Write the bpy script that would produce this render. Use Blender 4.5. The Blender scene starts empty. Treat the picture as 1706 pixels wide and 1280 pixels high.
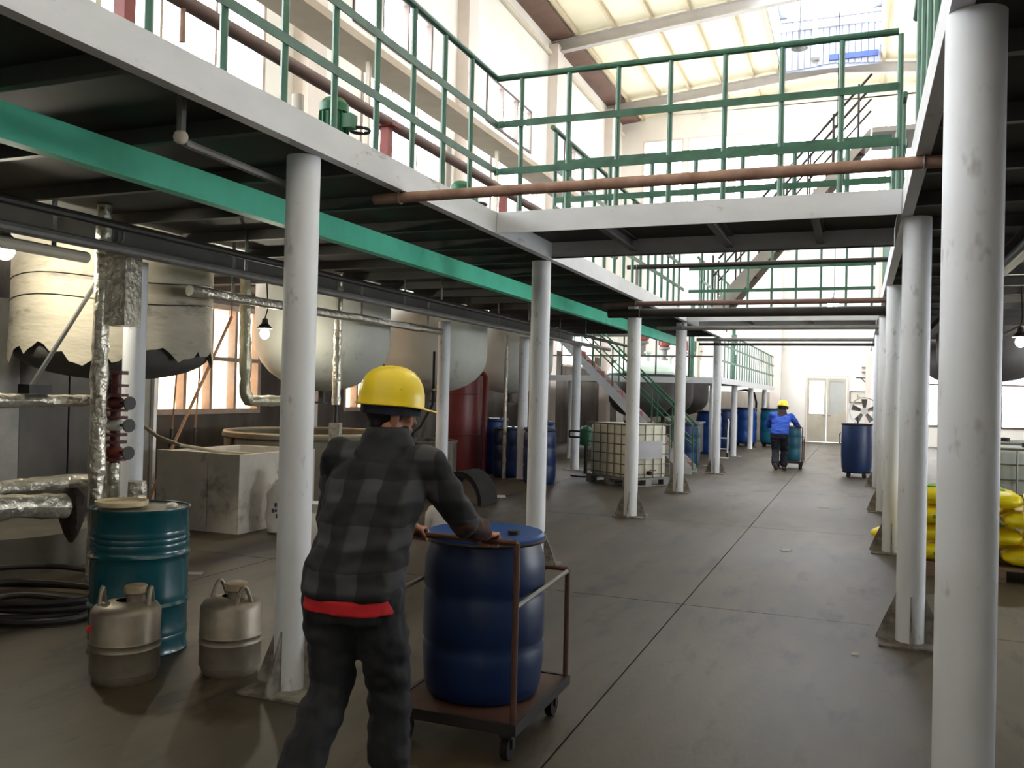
import bpy, bmesh, math, random
import numpy as np
from mathutils import Vector, Matrix, Euler, noise

random.seed(7)
S = bpy.context.scene
C = S.collection
PI = math.pi

# ------------------------------------------------------------------ camera
CAM_H, F_PX = 1.65, 1460.0
YAW, PITCH, ROLL = (math.radians(a) for a in (21.6, 0.56, 1.37))
cam_data = bpy.data.cameras.new('camera')
cam_data.sensor_fit = 'HORIZONTAL'; cam_data.sensor_width = 36.0
cam_data.lens = F_PX / 1706.0 * 36.0
cam_data.clip_start = 0.05; cam_data.clip_end = 300
cam = bpy.data.objects.new('camera', cam_data); C.objects.link(cam)
fw = Vector((-math.sin(YAW) * math.cos(PITCH), math.cos(YAW) * math.cos(PITCH), math.sin(PITCH)))
rt = Vector((math.cos(YAW), math.sin(YAW), 0)); up = rt.cross(fw)
r2 = rt * math.cos(ROLL) + up * math.sin(ROLL); u2 = -rt * math.sin(ROLL) + up * math.cos(ROLL)
m = Matrix((r2, u2, -fw)).transposed().to_4x4(); m.translation = (0, 0, CAM_H)
cam.matrix_world = m
S.camera = cam

def ray(x, y):
    return r2 * ((x - 853) / F_PX) - u2 * ((y - 640) / F_PX) + fw
def at(x, y, ax, v):
    """point where the pixel's ray meets the plane axis=ax at value v"""
    d = ray(x, y); o = Vector((0, 0, CAM_H)); t = (v - o[ax]) / d[ax]
    return o + d * t

# ------------------------------------------------------------------ world, exposure
SKY = 2.0           # strength of the overcast sky outside
PANE = 18.0         # daylight given by the glazed windows
ROOFLIGHT = 8.0    # daylight given by the roof light strip
w = bpy.data.worlds.new('overcast_sky'); S.world = w; w.use_nodes = True
bg = w.node_tree.nodes['Background']; bg.inputs[0].default_value = (0.86, 0.93, 1.0, 1); bg.inputs[1].default_value = SKY
S.view_settings.view_transform = 'Standard'; S.view_settings.look = 'None'
S.view_settings.gamma = 1.0; S.view_settings.use_curve_mapping = False
S.view_settings.exposure = 0.0
S.cycles.max_bounces = 6; S.cycles.diffuse_bounces = 5; S.cycles.glossy_bounces = 3; S.cycles.transmission_bounces = 2

# ------------------------------------------------------------------ materials
def lin(c):
    return tuple(((v / 255) / 12.92 if v / 255 <= .04045 else ((v / 255 + .055) / 1.055) ** 2.4) for v in c) + (1.0,)

def mat(name, rgb, rough=.6, metal=0.0, var=.15, scale=6.0, bump=0.0, bscale=None, rgb2=None, spots=None, stretch=(1, 1, 1), emit=0.0, trans=0.0, coat=0.0):
    """procedural principled material: colour noise between rgb and rgb2, optional wear spots, bump"""
    M = bpy.data.materials.new(name); M.use_nodes = True
    nt = M.node_tree; N = nt.nodes; L = nt.links
    b = N['Principled BSDF']; b.inputs['Roughness'].default_value = rough; b.inputs['Metallic'].default_value = metal
    if coat: b.inputs['Coat Weight'].default_value = coat
    if trans: b.inputs['Transmission Weight'].default_value = trans
    tc = N.new('ShaderNodeTexCoord'); mp = N.new('ShaderNodeMapping'); mp.inputs['Scale'].default_value = stretch
    L.new(tc.outputs['Object'], mp.inputs['Vector'])
    nz = N.new('ShaderNodeTexNoise'); nz.inputs['Scale'].default_value = scale; nz.inputs['Detail'].default_value = 3; nz.inputs['Roughness'].default_value = .62
    L.new(mp.outputs[0], nz.inputs['Vector'])
    c1 = lin(rgb); c2 = lin(rgb2) if rgb2 else tuple(v * (1 - var) for v in c1[:3]) + (1,)
    cr = N.new('ShaderNodeValToRGB'); cr.color_ramp.elements[0].position = .35; cr.color_ramp.elements[1].position = .65
    cr.color_ramp.elements[0].color = c2; cr.color_ramp.elements[1].color = c1
    L.new(nz.outputs['Fac'], cr.inputs['Fac'])
    out = cr.outputs['Color']
    if spots:
        col, lo, hi, sc = spots
        n2 = N.new('ShaderNodeTexNoise'); n2.inputs['Scale'].default_value = sc; n2.inputs['Detail'].default_value = 4; n2.inputs['Roughness'].default_value = .7
        L.new(mp.outputs[0], n2.inputs['Vector'])
        r = N.new('ShaderNodeMapRange'); r.inputs['From Min'].default_value = lo; r.inputs['From Max'].default_value = hi
        L.new(n2.outputs['Fac'], r.inputs['Value'])
        mx = N.new('ShaderNodeMix'); mx.data_type = 'RGBA'
        L.new(r.outputs[0], mx.inputs['Factor']); L.new(out, mx.inputs['A']); mx.inputs['B'].default_value = lin(col)
        out = mx.outputs['Result']
    L.new(out, b.inputs['Base Color'])
    if emit:
        L.new(out, b.inputs['Emission Color']); b.inputs['Emission Strength'].default_value = emit
    if bump:
        n3 = N.new('ShaderNodeTexNoise'); n3.inputs['Scale'].default_value = bscale or scale * 3; n3.inputs['Detail'].default_value = 2
        L.new(mp.outputs[0], n3.inputs['Vector'])
        bp = N.new('ShaderNodeBump'); bp.inputs['Strength'].default_value = bump; bp.inputs['Distance'].default_value = .02
        L.new(n3.outputs['Fac'], bp.inputs['Height']); L.new(bp.outputs[0], b.inputs['Normal'])
    return M

M = {}
M['concrete'] = mat('concrete_floor', (84, 72, 54), .52, var=.3, scale=.9, bump=.07, bscale=22, rgb2=(60, 51, 38), spots=((36, 31, 25), .54, .70, 1.9), stretch=(1.7, .5, 1))
M['joint'] = mat('joint_dirt', (30, 27, 24), .9)
M['wall'] = mat('plaster_wall', (240, 236, 229), .8, var=.05, scale=.8, bump=.1, bscale=8, spots=((196, 184, 170), .62, .75, .45))
M['shadewall'] = mat('shaded_wall', (176, 168, 156), .8, scale=1.2, rgb2=(140, 130, 118), stretch=(1, 1, .3))  # wall colour with the shade beneath the lower platform mixed in
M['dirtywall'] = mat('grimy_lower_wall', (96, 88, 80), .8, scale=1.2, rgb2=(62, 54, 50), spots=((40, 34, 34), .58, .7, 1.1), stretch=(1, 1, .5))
M['trim'] = mat('pilaster_plaster', (226, 214, 206), .8, var=.08, scale=1.5)
M['roof'] = mat('roof_cream', (238, 230, 200), .7, var=.06, scale=.5)
M['purlin'] = mat('purlin_cream', (206, 190, 162), .6, var=.1, scale=2)
M['rafter'] = mat('rafter_grey', (176, 170, 163), .6, var=.12, scale=1.5)
M['soffit'] = mat('soffit_brown', (120, 92, 80), .7, var=.15, scale=3)
M['corr'] = mat('corrugated_grey', (138, 140, 154), .6, var=.1, scale=2)
M['bluetrim'] = mat('blue_trim', (48, 66, 120), .6)
M['frame'] = mat('window_frame', (176, 156, 142), .6, var=.2, scale=5)
M['frame_dk'] = mat('window_frame_dark', (92, 78, 72), .6, var=.2, scale=5)
M['colpaint'] = mat('column_paint', (224, 226, 231), .5, var=.07, scale=2, bump=.05, spots=((150, 144, 138), .6, .72, 4.5), stretch=(1, 1, .5))
M['fascia'] = mat('fascia_paint', (210, 211, 215), .55, var=.1, scale=2, spots=((146, 136, 122), .62, .74, 3), stretch=(1, 1, 2.5))
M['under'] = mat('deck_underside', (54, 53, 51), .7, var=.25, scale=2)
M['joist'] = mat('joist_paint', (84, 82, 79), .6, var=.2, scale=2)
M['plinth'] = mat('gusset_worn', (150, 144, 136), .7, var=.3, scale=9, rgb2=(96, 88, 80))
M['green'] = mat('rail_green', (58, 106, 84), .45, var=.2, scale=8, rgb2=(46, 86, 68))
M['greenpost'] = mat('rail_post_green', (70, 116, 96), .4, var=.25, scale=8)
M['teal'] = mat('teal_beam', (98, 232, 194), .5, var=.12, scale=3)
M['tealdrum'] = mat('teal_drum', (10, 76, 88), .25, var=.08, scale=2, coat=.4)
M['drumlid'] = mat('drum_lid', (132, 136, 128), .45, var=.2, scale=6)
M['card'] = mat('beige_board', (214, 196, 158), .8, var=.2, scale=12)
M['blue'] = mat('blue_plastic', (26, 72, 150), .35, var=.15, scale=2)
M['bluedk'] = mat('blue_plastic_dark', (16, 44, 90), .4, var=.2, scale=2)
M['bluelid'] = mat('blue_lid', (20, 40, 84), .5, var=.2, scale=4)
M['tealpl'] = mat('teal_plastic', (30, 104, 130), .35, var=.2, scale=2)
M['alu'] = mat('dull_aluminium', (150, 140, 126), .45, metal=.55, var=.25, scale=7, bump=.06, bscale=40)
M['cap'] = mat('jug_cap', (170, 152, 128), .7, var=.3, scale=14)
M['foil'] = mat('crumpled_foil', (206, 200, 186), .35, metal=.75, var=.2, scale=9, bump=1.0, bscale=16)
M['foilmoss'] = mat('stained_foil', (206, 202, 178), .4, metal=.6, var=.3, scale=9, bump=1.0, bscale=14, spots=((196, 186, 60), .6, .66, 5))
M['wrap'] = mat('dark_wrap', (52, 40, 36), .8, var=.4, scale=8, bump=.6)
M['lagging'] = mat('plaster_lagging', (188, 180, 162), .85, var=.2, scale=2.2, bump=.5, bscale=9, spots=((112, 106, 94), .56, .7, 1.6), stretch=(.7, .7, 2.2))
M['laggingdk'] = mat('dark_lagging', (92, 90, 88), .85, var=.3, scale=3, bump=.5, bscale=9)
M['tank'] = mat('tank_paint', (198, 200, 192), .5, var=.1, scale=1.5, spots=((120, 118, 108), .62, .74, 1.1))
M['tankgrn'] = mat('tank_green_white', (206, 220, 208), .45, var=.1, scale=2)
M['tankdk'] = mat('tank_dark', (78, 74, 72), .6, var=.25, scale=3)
M['red'] = mat('red_tank_paint', (118, 44, 44), .4, var=.2, scale=3)
M['redox'] = mat('red_oxide', (150, 70, 64), .6, var=.2, scale=6)
M['rust'] = mat('rusty_pipe', (168, 134, 116), .6, var=.2, scale=7, rgb2=(134, 100, 84))
M['brown'] = mat('brown_pipe', (112, 84, 76), .6, var=.2, scale=7)
M['grey'] = mat('grey_steel', (128, 126, 122), .5, metal=.2, var=.2, scale=5)
M['dark'] = mat('dark_steel', (50, 46, 44), .5, metal=.2, var=.3, scale=6)
M['black'] = mat('black_rubber', (22, 20, 19), .85, var=.3, scale=6)
M['wetvat'] = mat('stained_vat', (112, 104, 94), .55, var=.3, scale=3, rgb2=(58, 52, 46), stretch=(2.5, 2.5, .35))
M['conc2'] = mat('concrete_tank', (206, 198, 187), .75, var=.2, scale=2, bump=.25, bscale=12, spots=((116, 104, 92), .56, .72, 1.8))
M['conc3'] = mat('vat_wall', (104, 98, 86), .75, var=.3, scale=3, bump=.2)
M['tan'] = mat('tan_tray', (204, 186, 166), .7, var=.12, scale=3)
M['cream'] = mat('cream_paint', (222, 214, 196), .6, var=.1, scale=3)
M['white'] = mat('white_plastic', (226, 224, 218), .5, var=.06, scale=4)
M['ibc'] = mat('ibc_plastic', (222, 218, 196), .45, var=.1, scale=1.5, emit=0)
M['ibcgrey'] = mat('ibc_grey_plastic', (176, 182, 180), .45, var=.12, scale=1.5)
M['cage'] = mat('galvanised_cage', (116, 112, 100), .5, metal=.4, var=.2, scale=9)
M['label'] = mat('faded_label', (178, 178, 180), .6, var=.12, scale=4, stretch=(.3, .3, 3))
M['print'] = mat('dark_print', (56, 58, 76), .7, var=.3, scale=20)
M['bag'] = mat('woven_bag', (212, 208, 204), .7, var=.1, scale=9, bump=.5, bscale=14)
M['bagblue'] = mat('blue_print', (70, 120, 160), .7)
M['yellowbag'] = mat('yellow_bag', (255, 232, 26), .45, var=.06, scale=4, bump=.3, bscale=8)
M['greenprint'] = mat('green_print', (120, 178, 40), .5)
M['wood'] = mat('pallet_wood', (150, 120, 96), .8, var=.3, scale=5, stretch=(.4, 4, 4))
M['cable'] = mat('dark_hose', (40, 34, 31), .6, var=.4, scale=7)
M['tread'] = mat('stair_red', (134, 66, 54), .6, var=.2, scale=4)
M['motor'] = mat('motor_green', (36, 110, 74), .45, var=.15, scale=5)
M['bamboo'] = mat('brown_rod', (150, 112, 84), .6, var=.2, scale=8)
M['hose'] = mat('pale_hose', (182, 168, 140), .6, var=.15, scale=8)
M['brass'] = mat('tarnished_valve', (176, 160, 130), .4, metal=.6, var=.3, scale=12)
M['valvered'] = mat('valve_red', (96, 40, 36), .5, var=.3, scale=12)
M['helmet'] = mat('helmet_yellow', (246, 216, 46), .35, var=.04, scale=3, spots=((150, 110, 40), .68, .74, 12))
M['skin'] = mat('skin', (172, 116, 92), .55, var=.1, scale=8)
M['hair'] = mat('black_hair', (22, 20, 22), .6, var=.2, scale=40, stretch=(1, 1, .2))
M['trouser'] = mat('dark_trousers', (36, 37, 42), .8, var=.3, scale=9, bump=.3, bscale=18)
M['navy'] = mat('navy_trousers', (32, 34, 48), .8, var=.2, scale=9)
M['redcloth'] = mat('red_shirt', (206, 34, 44), .8, var=.1, scale=9)
M['sleeve'] = mat('brown_sleeve', (66, 42, 38), .85, var=.25, scale=9)
M['workblue'] = mat('blue_workwear', (38, 82, 190), .75, var=.15, scale=7)
M['maroon'] = mat('dark_hood', (58, 44, 52), .85, var=.2, scale=9)
M['glove'] = mat('white_glove', (220, 218, 214), .8, var=.1, scale=20)
M['shoe'] = mat('dusty_shoe', (86, 74, 66), .7, var=.3, scale=14)
M['navyband'] = mat('helmet_liner', (30, 34, 52), .8, var=.2, scale=9)
M['eye'] = mat('eye', (40, 32, 28), .2)
M['carved'] = mat('cart_brown', (92, 58, 46), .6, var=.3, scale=9)
M['clockface'] = mat('clock_face', (226, 220, 206), .5, var=.04, scale=5)
M['litter'] = mat('paper_litter', (196, 194, 186), .8, var=.2, scale=12)
M['door'] = mat('door_paint', (202, 194, 176), .6, var=.15, scale=2)
M['doorglass'] = mat('frosted_glass', (188, 190, 186), .3, var=.05, scale=2)
M['pane'] = mat('daylit_pane', (246, 251, 255), .4, var=.02, scale=1, emit=PANE)
M['paneend'] = mat('daylit_end_pane', (250, 252, 255), .4, var=.02, scale=1, emit=5.0)
M['panewarm'] = mat('daylit_pane_warm', (255, 244, 222), .4, scale=1.2, rgb2=(250, 196, 140), emit=4.0, stretch=(1, 1, .6))
M['rooflight'] = mat('roof_light_sheet', (236, 244, 255), .4, var=.04, scale=1, emit=ROOFLIGHT)
M['bulb'] = mat('lit_bulb', (255, 248, 226), .4, var=.01, emit=400.0)
M['bulbfar'] = mat('lit_bulb_small', (250, 250, 255), .4, var=.01, emit=150.0)

def plaid(name):
    P = bpy.data.materials.new(name); P.use_nodes = True; nt = P.node_tree; N = nt.nodes; L = nt.links
    b = N['Principled BSDF']; b.inputs['Roughness'].default_value = .9
    tc = N.new('ShaderNodeTexCoord'); sx = N.new('ShaderNodeSeparateXYZ'); L.new(tc.outputs['Object'], sx.inputs[0])
    nz = N.new('ShaderNodeTexNoise'); nz.inputs['Scale'].default_value = 5; L.new(tc.outputs['Object'], nz.inputs['Vector'])
    def band(sock, freq, ph):
        ad = N.new('ShaderNodeMath'); ad.operation = 'MULTIPLY_ADD'; L.new(sock, ad.inputs[0]); ad.inputs[1].default_value = freq; ad.inputs[2].default_value = ph
        a2 = N.new('ShaderNodeMath'); a2.operation = 'MULTIPLY_ADD'; L.new(nz.outputs['Fac'], a2.inputs[0]); a2.inputs[1].default_value = .35; L.new(ad.outputs[0], a2.inputs[2])
        fr = N.new('ShaderNodeMath'); fr.operation = 'FRACT'; L.new(a2.outputs[0], fr.inputs[0])
        gt = N.new('ShaderNodeMapRange'); L.new(fr.outputs[0], gt.inputs['Value']); gt.inputs['From Min'].default_value = .46; gt.inputs['From Max'].default_value = .54
        return gt.outputs[0]
    bx, bz = band(sx.outputs[0], 6.2, .25), band(sx.outputs[2], 6.0, .1)
    ad = N.new('ShaderNodeMath'); ad.operation = 'ADD'; L.new(bx, ad.inputs[0]); L.new(bz, ad.inputs[1])
    hf = N.new('ShaderNodeMath'); hf.operation = 'MULTIPLY'; L.new(ad.outputs[0], hf.inputs[0]); hf.inputs[1].default_value = .5
    cr = N.new('ShaderNodeValToRGB'); cr.color_ramp.interpolation = 'LINEAR'
    cr.color_ramp.elements[0].color = lin((22, 22, 25)); cr.color_ramp.elements[1].color = lin((66, 66, 70))
    e = cr.color_ramp.elements.new(.5); e.color = lin((38, 38, 41))
    L.new(hf.outputs[0], cr.inputs['Fac']); L.new(cr.outputs[0], b.inputs['Base Color'])
    return P
M['plaid'] = plaid('plaid_flannel')

# ------------------------------------------------------------------ mesh builder
class MB:
    def __init__(s): s.v = []; s.f = []
    def add(s, vs, fs):
        o = len(s.v); s.v += [tuple(v) for v in vs]; s.f += [tuple(i + o for i in f) for f in fs]; return s
    def box(s, a, b):
        (x0, y0, z0), (x1, y1, z1) = [[min(p, q) for p, q in zip(a, b)], [max(p, q) for p, q in zip(a, b)]]
        return s.add([(x0, y0, z0), (x1, y0, z0), (x1, y1, z0), (x0, y1, z0), (x0, y0, z1), (x1, y0, z1), (x1, y1, z1), (x0, y1, z1)],
                     [(0, 3, 2, 1), (4, 5, 6, 7), (0, 1, 5, 4), (1, 2, 6, 5), (2, 3, 7, 6), (3, 0, 4, 7)])
    def cbox(s, c, d, rz=0, ch=0):
        """box centred at c with size d, turned by rz, chamfered vertical edges by ch"""
        hx, hy, hz = d[0] / 2, d[1] / 2, d[2] / 2; ca, sa = math.cos(rz), math.sin(rz)
        if ch: ring = [(-hx + ch, -hy), (hx - ch, -hy), (hx, -hy + ch), (hx, hy - ch), (hx - ch, hy), (-hx + ch, hy), (-hx, hy - ch), (-hx, -hy + ch)]
        else: ring = [(-hx, -hy), (hx, -hy), (hx, hy), (-hx, hy)]
        n = len(ring); vs = [(c[0] + x * ca - y * sa, c[1] + x * sa + y * ca, c[2] + z) for z in (-hz, hz) for x, y in ring]
        return s.add(vs, [tuple(range(n))[::-1], tuple(range(n, 2 * n))] + [(i, (i + 1) % n, n + (i + 1) % n, n + i) for i in range(n)])
    def rings(s, rs, closed=False, caps=True):
        """skin a list of equally long vertex rings"""
        n = len(rs[0]); o = len(s.v)
        for r in rs: s.v += [tuple(p) for p in r]
        k = len(rs)
        for i in range(k if closed else k - 1):
            a, b = o + i * n, o + ((i + 1) % k) * n
            for j in range(n): s.f.append((a + j, a + (j + 1) % n, b + (j + 1) % n, b + j))
        if caps and not closed:
            s.f.append(tuple(o + j for j in range(n))[::-1]); s.f.append(tuple(o + (k - 1) * n + j for j in range(n)))
        return s
    def tube(s, pts, r, n=8, closed=False, caps=True, wob=0.0):
        pts = [Vector(p) for p in pts]; k = len(pts)
        rs = r if isinstance(r, (list, tuple)) else [r] * k
        rr = []; prev = None
        for i, p in enumerate(pts):
            a = pts[(i - 1) % k] if (i or closed) else p; b = pts[(i + 1) % k] if (i < k - 1 or closed) else p
            t = (b - a).normalized()
            if prev is None: u = t.cross(Vector((0, 0, 1))) if abs(t.z) < .9 else t.cross(Vector((1, 0, 0)))
            else: u = prev - t * prev.dot(t)
            u.normalize(); v = t.cross(u); prev = u
            rr.append([p + (u * math.cos(2 * PI * j / n) + v * math.sin(2 * PI * j / n)) * rs[i] * (1 + (random.uniform(-wob, wob) if wob else 0)) for j in range(n)])
        return s.rings(rr, closed, caps)
    def cyl(s, a, b, r, r1=None, n=12, caps=True):
        return s.tube([a, b], [r, r if r1 is None else r1], n, caps=caps)
    def lathe(s, prof, c=(0, 0, 0), n=24, caps=False, wob=0.0):
        rs = [[(c[0] + r * math.cos(2 * PI * j / n) * (1 + (random.uniform(-wob, wob) if wob else 0)), c[1] + r * math.sin(2 * PI * j / n), c[2] + z) for j in range(n)] for r, z in prof]
        return s.rings(rs, caps=caps)
    def ell(s, c, r, n=16, m=10, rot=None):
        o = len(s.v); c = Vector(c)
        vs = []
        for i in range(m + 1):
            th = PI * i / m
            rad = max(math.sin(th), 1e-3)
            vs.append([Vector((r[0] * rad * math.cos(2 * PI * j / n), r[1] * rad * math.sin(2 * PI * j / n), -r[2] * math.cos(th))) for j in range(n)])
        if rot is not None: vs = [[rot @ p for p in q] for q in vs]
        return s.rings([[c + p for p in q] for q in vs])
    def prism(s, poly, axis, a, b):
        """extrude a 2D polygon along an axis from a to b"""
        def P(u, v, w): return {0: (w, u, v), 1: (u, w, v), 2: (u, v, w)}[axis]
        n = len(poly); vs = [P(u, v, a) for u, v in poly] + [P(u, v, b) for u, v in poly]
        return s.add(vs, [tuple(range(n))[::-1], tuple(range(n, 2 * n))] + [(i, (i + 1) % n, n + (i + 1) % n, n + i) for i in range(n)])
    def build(s, name, material, parent=None, smooth=True, world=False, ang=35):
        me = bpy.data.meshes.new(name)
        off = Vector((0, 0, 0))
        if world and parent is not None:
            p = parent
            while p is not None: off += p.location; p = p.parent
        me.from_pydata([(v[0] - off.x, v[1] - off.y, v[2] - off.z) for v in s.v], [], s.f)
        bm = bmesh.new(); bm.from_mesh(me); bmesh.ops.recalc_face_normals(bm, faces=bm.faces); bm.to_mesh(me); bm.free()
        if smooth:
            me.polygons.foreach_set('use_smooth', [True] * len(me.polygons))
            me.set_sharp_from_angle(angle=math.radians(ang))
        me.materials.append(M[material] if isinstance(material, str) else material)
        return link(name, me, parent)

def link(name, me, parent=None):
    o = bpy.data.objects.new(name, me); C.objects.link(o); o.parent = parent
    return o

def tag(o, label=None, cat=None, group=None, kind=None):
    if label: o['label'] = label
    if cat: o['category'] = cat
    if group: o['group'] = group
    if kind: o['kind'] = kind
    return o

def thing(name, label, cat, loc=(0, 0, 0), rz=0, group=None, kind=None):
    o = bpy.data.objects.new(name, None); C.objects.link(o); o.empty_display_size = .2
    o.location = loc; o.rotation_euler = (0, 0, rz)
    return tag(o, label, cat, group, kind)

KIDS = {}
def kids(o): return [c for c in C.objects if c.parent == o]
def copy_tree(o, loc=None, rz=None, label=None, group=None, parent=None, allk=None):
    c = o.copy(); C.objects.link(c); c.parent = parent
    if loc is not None: c.location = loc
    if rz is not None: c.rotation_euler = (0, 0, rz)
    if label: c['label'] = label
    if group: c['group'] = group
    for k in kids(o): copy_tree(k, parent=c)
    return c

def inst(src, parent, loc=None):
    """one more alike piece sharing mesh data"""
    c = src.copy(); C.objects.link(c); c.parent = parent
    if loc is not None: c.location = loc
    return c

def remesh(name, mb, material, parent, voxel=.008, smooth=4, disp=None):
    me = bpy.data.meshes.new(name); me.from_pydata(mb.v, [], mb.f)
    bm = bmesh.new(); bm.from_mesh(me); bmesh.ops.recalc_face_normals(bm, faces=bm.faces); bm.to_mesh(me); bm.free()
    ts = bpy.data.scenes.new('tmp'); t = bpy.data.objects.new('tmp', me); ts.collection.objects.link(t)
    md = t.modifiers.new('r', 'REMESH'); md.mode = 'VOXEL'; md.voxel_size = voxel
    if smooth:
        sm = t.modifiers.new('s', 'SMOOTH'); sm.iterations = smooth; sm.factor = .5
    with bpy.context.temp_override(scene=ts, view_layer=ts.view_layers[0]): dg = bpy.context.evaluated_depsgraph_get()
    nm = bpy.data.meshes.new_from_object(t.evaluated_get(dg)); nm.name = name
    bpy.data.objects.remove(t); bpy.data.scenes.remove(ts)
    if disp:
        nm.update()
        k = len(nm.vertices); co = np.empty(k * 3, 'f'); no = np.empty(k * 3, 'f')
        nm.vertices.foreach_get('co', co); nm.vertices.foreach_get('normal', no); co = co.reshape(-1, 3); no = no.reshape(-1, 3)
        dd = np.array([disp(Vector(c)) for c in co.tolist()], 'f')
        nm.vertices.foreach_set('co', (co + no * dd[:, None]).ravel())
    nm.polygons.foreach_set('use_smooth', [True] * len(nm.polygons))
    nm.materials.clear(); nm.materials.append(M[material]); nm.update()
    return link(name, nm, parent)

# ================================================================== SETTING
XL, XR, YB, YE = -9.5, 7.1, -4.0, 36.0          # inner faces of the hall
def zroof(x): return 13.2 + .092 * (x - XL) if x < -1.2 else 13.2 + .092 * (-1.2 - XL) - .092 * (x + 1.2)

# floor: a dark bed with separate concrete slabs on it, joints open between them
flo = MB().box((XL - .3, YB - .3, -.12), (XR + .3, YE + .3, -.03)).build('floor', 'joint', smooth=False); tag(flo, kind='structure')
fx = [XL - .3, -5.2, -1.27, 2.6, XR + .3]; fy = [YB - .3, 2.4, 7.0, 11.6, 16.2, 20.8, 25.4, 30.0, YE + .3]
for i in range(len(fx) - 1):
    for j in range(len(fy) - 1):
        g = .0045
        MB().box((fx[i] + g, fy[j] + g, -.03), (fx[i + 1] - g, fy[j + 1] - g, 0)).build('slab', 'concrete', flo, smooth=False)

def holed(mb, u0, u1, z0, z1, holes, put):
    """rectangle minus holes, as boxes: put(ua,ub,za,zb)"""
    us = sorted({u0, u1, *[h[0] for h in holes], *[h[1] for h in holes]}); zs = sorted({z0, z1, *[z for h in holes for z in h[2:4] if z0 < z < z1]})
    for a, b in zip(us, us[1:]):
        run = None
        for c, d in zip(zs, zs[1:]):
            mu, mz = (a + b) / 2, (c + d) / 2
            inside = any(h[0] < mu < h[1] and h[2] < mz < h[3] for h in holes)
            if not inside: run = (run[0], d) if run else (c, d)
            if (inside or d == zs[-1]) and run: put(a, b, *run); run = None

bays = [(6.7 * i - .1, 6.7 * i + 6.6) for i in range(0, 6)]     # pilasters at 6.6, 13.3, 20.0 ...
up_w = [(p + 1.6, p + 5.05, 8.97, 10.27) for p in (-.1, 6.6, 13.3, 20.0, 26.7)]
mid_w = [(-3.4, .2, 4.5, 8.25)] + [(p + 2.0, p + 5.6, 4.5, 8.25) for p in (-.1, 6.6, 13.3, 20.0, 26.7)]
low_w = [(4.0, 5.6, 1.2, 2.95), (8.7, 12.3, 1.2, 2.95), (14.9, 16.3, 1.2, 2.95), (21.5, 25.5, 2.6, 4.0), (28.5, 32.5, 2.6, 4.0)]
WN = [0]
def window(axis, plane, u0, u1, z0, z1, nu, nz, fr='frame', pane='pane', depth=.12, inward=1, fw_=.07):
    """glazed window in a wall hole: frame of real bars, each pane its own piece"""
    WN[0] += 1
    e = bpy.data.objects.new('window_%d' % WN[0], None); C.objects.link(e)
    e.location = (plane, (u0 + u1) / 2, z0) if axis == 0 else ((u0 + u1) / 2, plane, z0); e['kind'] = 'structure'
    f = MB()
    def bx(a, b, c, d, t0, t1, mb):
        if axis == 0: mb.box((plane + t0, a, c), (plane + t1, b, d))
        else: mb.box((a, plane + t0, c), (b, plane + t1, d))
    t0, t1 = (-depth, .03) if inward > 0 else (-.03, depth)
    bx(u0, u1, z0, z0 + fw_, t0, t1, f); bx(u0, u1, z1 - fw_, z1, t0, t1, f)
    bx(u0, u0 + fw_, z0 + fw_, z1 - fw_, t0, t1, f); bx(u1 - fw_, u1, z0 + fw_, z1 - fw_, t0, t1, f)
    du, dz = (u1 - u0 - 2 * fw_) / nu, (z1 - z0 - 2 * fw_) / nz; hb = fw_ * .38
    for i in range(1, nu): bx(u0 + fw_ + du * i - hb, u0 + fw_ + du * i + hb, z0 + fw_, z1 - fw_, t0, t1, f)
    for k in range(1, nz):
        for i in range(nu): bx(u0 + fw_ + du * i + (hb if i else 0), u0 + fw_ + du * (i + 1) - (hb if i < nu - 1 else 0), z0 + fw_ + dz * k - hb, z0 + fw_ + dz * k + hb, t0, t1, f)
    f.build('window_frame', fr, e, smooth=False, world=True)
    for i in range(nu):
        for k in range(nz):
            q = MB(); p0, p1 = (-depth + .02, -depth + .03) if inward > 0 else (depth - .03, depth - .02)
            bx(u0 + fw_ + du * i + (hb if i else 0), u0 + fw_ + du * (i + 1) - (hb if i < nu - 1 else 0),
               z0 + fw_ + dz * k + (hb if k else 0), z0 + fw_ + dz * (k + 1) - (hb if k < nz - 1 else 0), p0, p1, q)
            q.build('pane', pane, e, smooth=False, world=True)
    return e

mb = MB(); holed(mb, YB, YE, 3.1, 13.3, up_w + mid_w + [h for h in low_w if h[3] > 3.1], lambda a, b, c, d: mb.box((XL - .25, a, c), (XL, b, d)))
tag(mb.build('wall_left', 'wall', smooth=False), kind='structure')
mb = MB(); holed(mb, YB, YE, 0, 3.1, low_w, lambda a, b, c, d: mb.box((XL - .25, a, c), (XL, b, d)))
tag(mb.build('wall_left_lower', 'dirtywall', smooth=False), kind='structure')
for h in up_w: window(0, XL, *h, 3, 1, fr='frame_dk', depth=.15)
for h in mid_w: window(0, XL, *h, 3, 2, fr='frame', depth=.15)
for i, h in enumerate(low_w): window(0, XL, *h, {0: 3, 1: 6, 2: 3}.get(i, 4), 2 if i < 3 else 1, pane='panewarm' if i < 3 else 'pane', depth=.15, fw_=.08)

# right wall; its windows are out of view and added for light
mb = MB(); rw = [(p + 1.6, p + 5.05, 8.97, 10.27) for p in (13.3, 20.0, 26.7)] + [(7.4, 11.4, 1.0, 2.7), (13.6, 17.6, 1.0, 2.7)]
holed(mb, YB, YE, 0, zroof(XR), rw, lambda a, b, c, d: mb.box((XR, a, c), (XR + .25, b, d)))
tag(mb.build('wall_right', 'wall', smooth=False), kind='structure')
for h in rw: window(0, XR, *h, 3, 1, fr='frame_dk', depth=.15, inward=-1)

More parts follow.
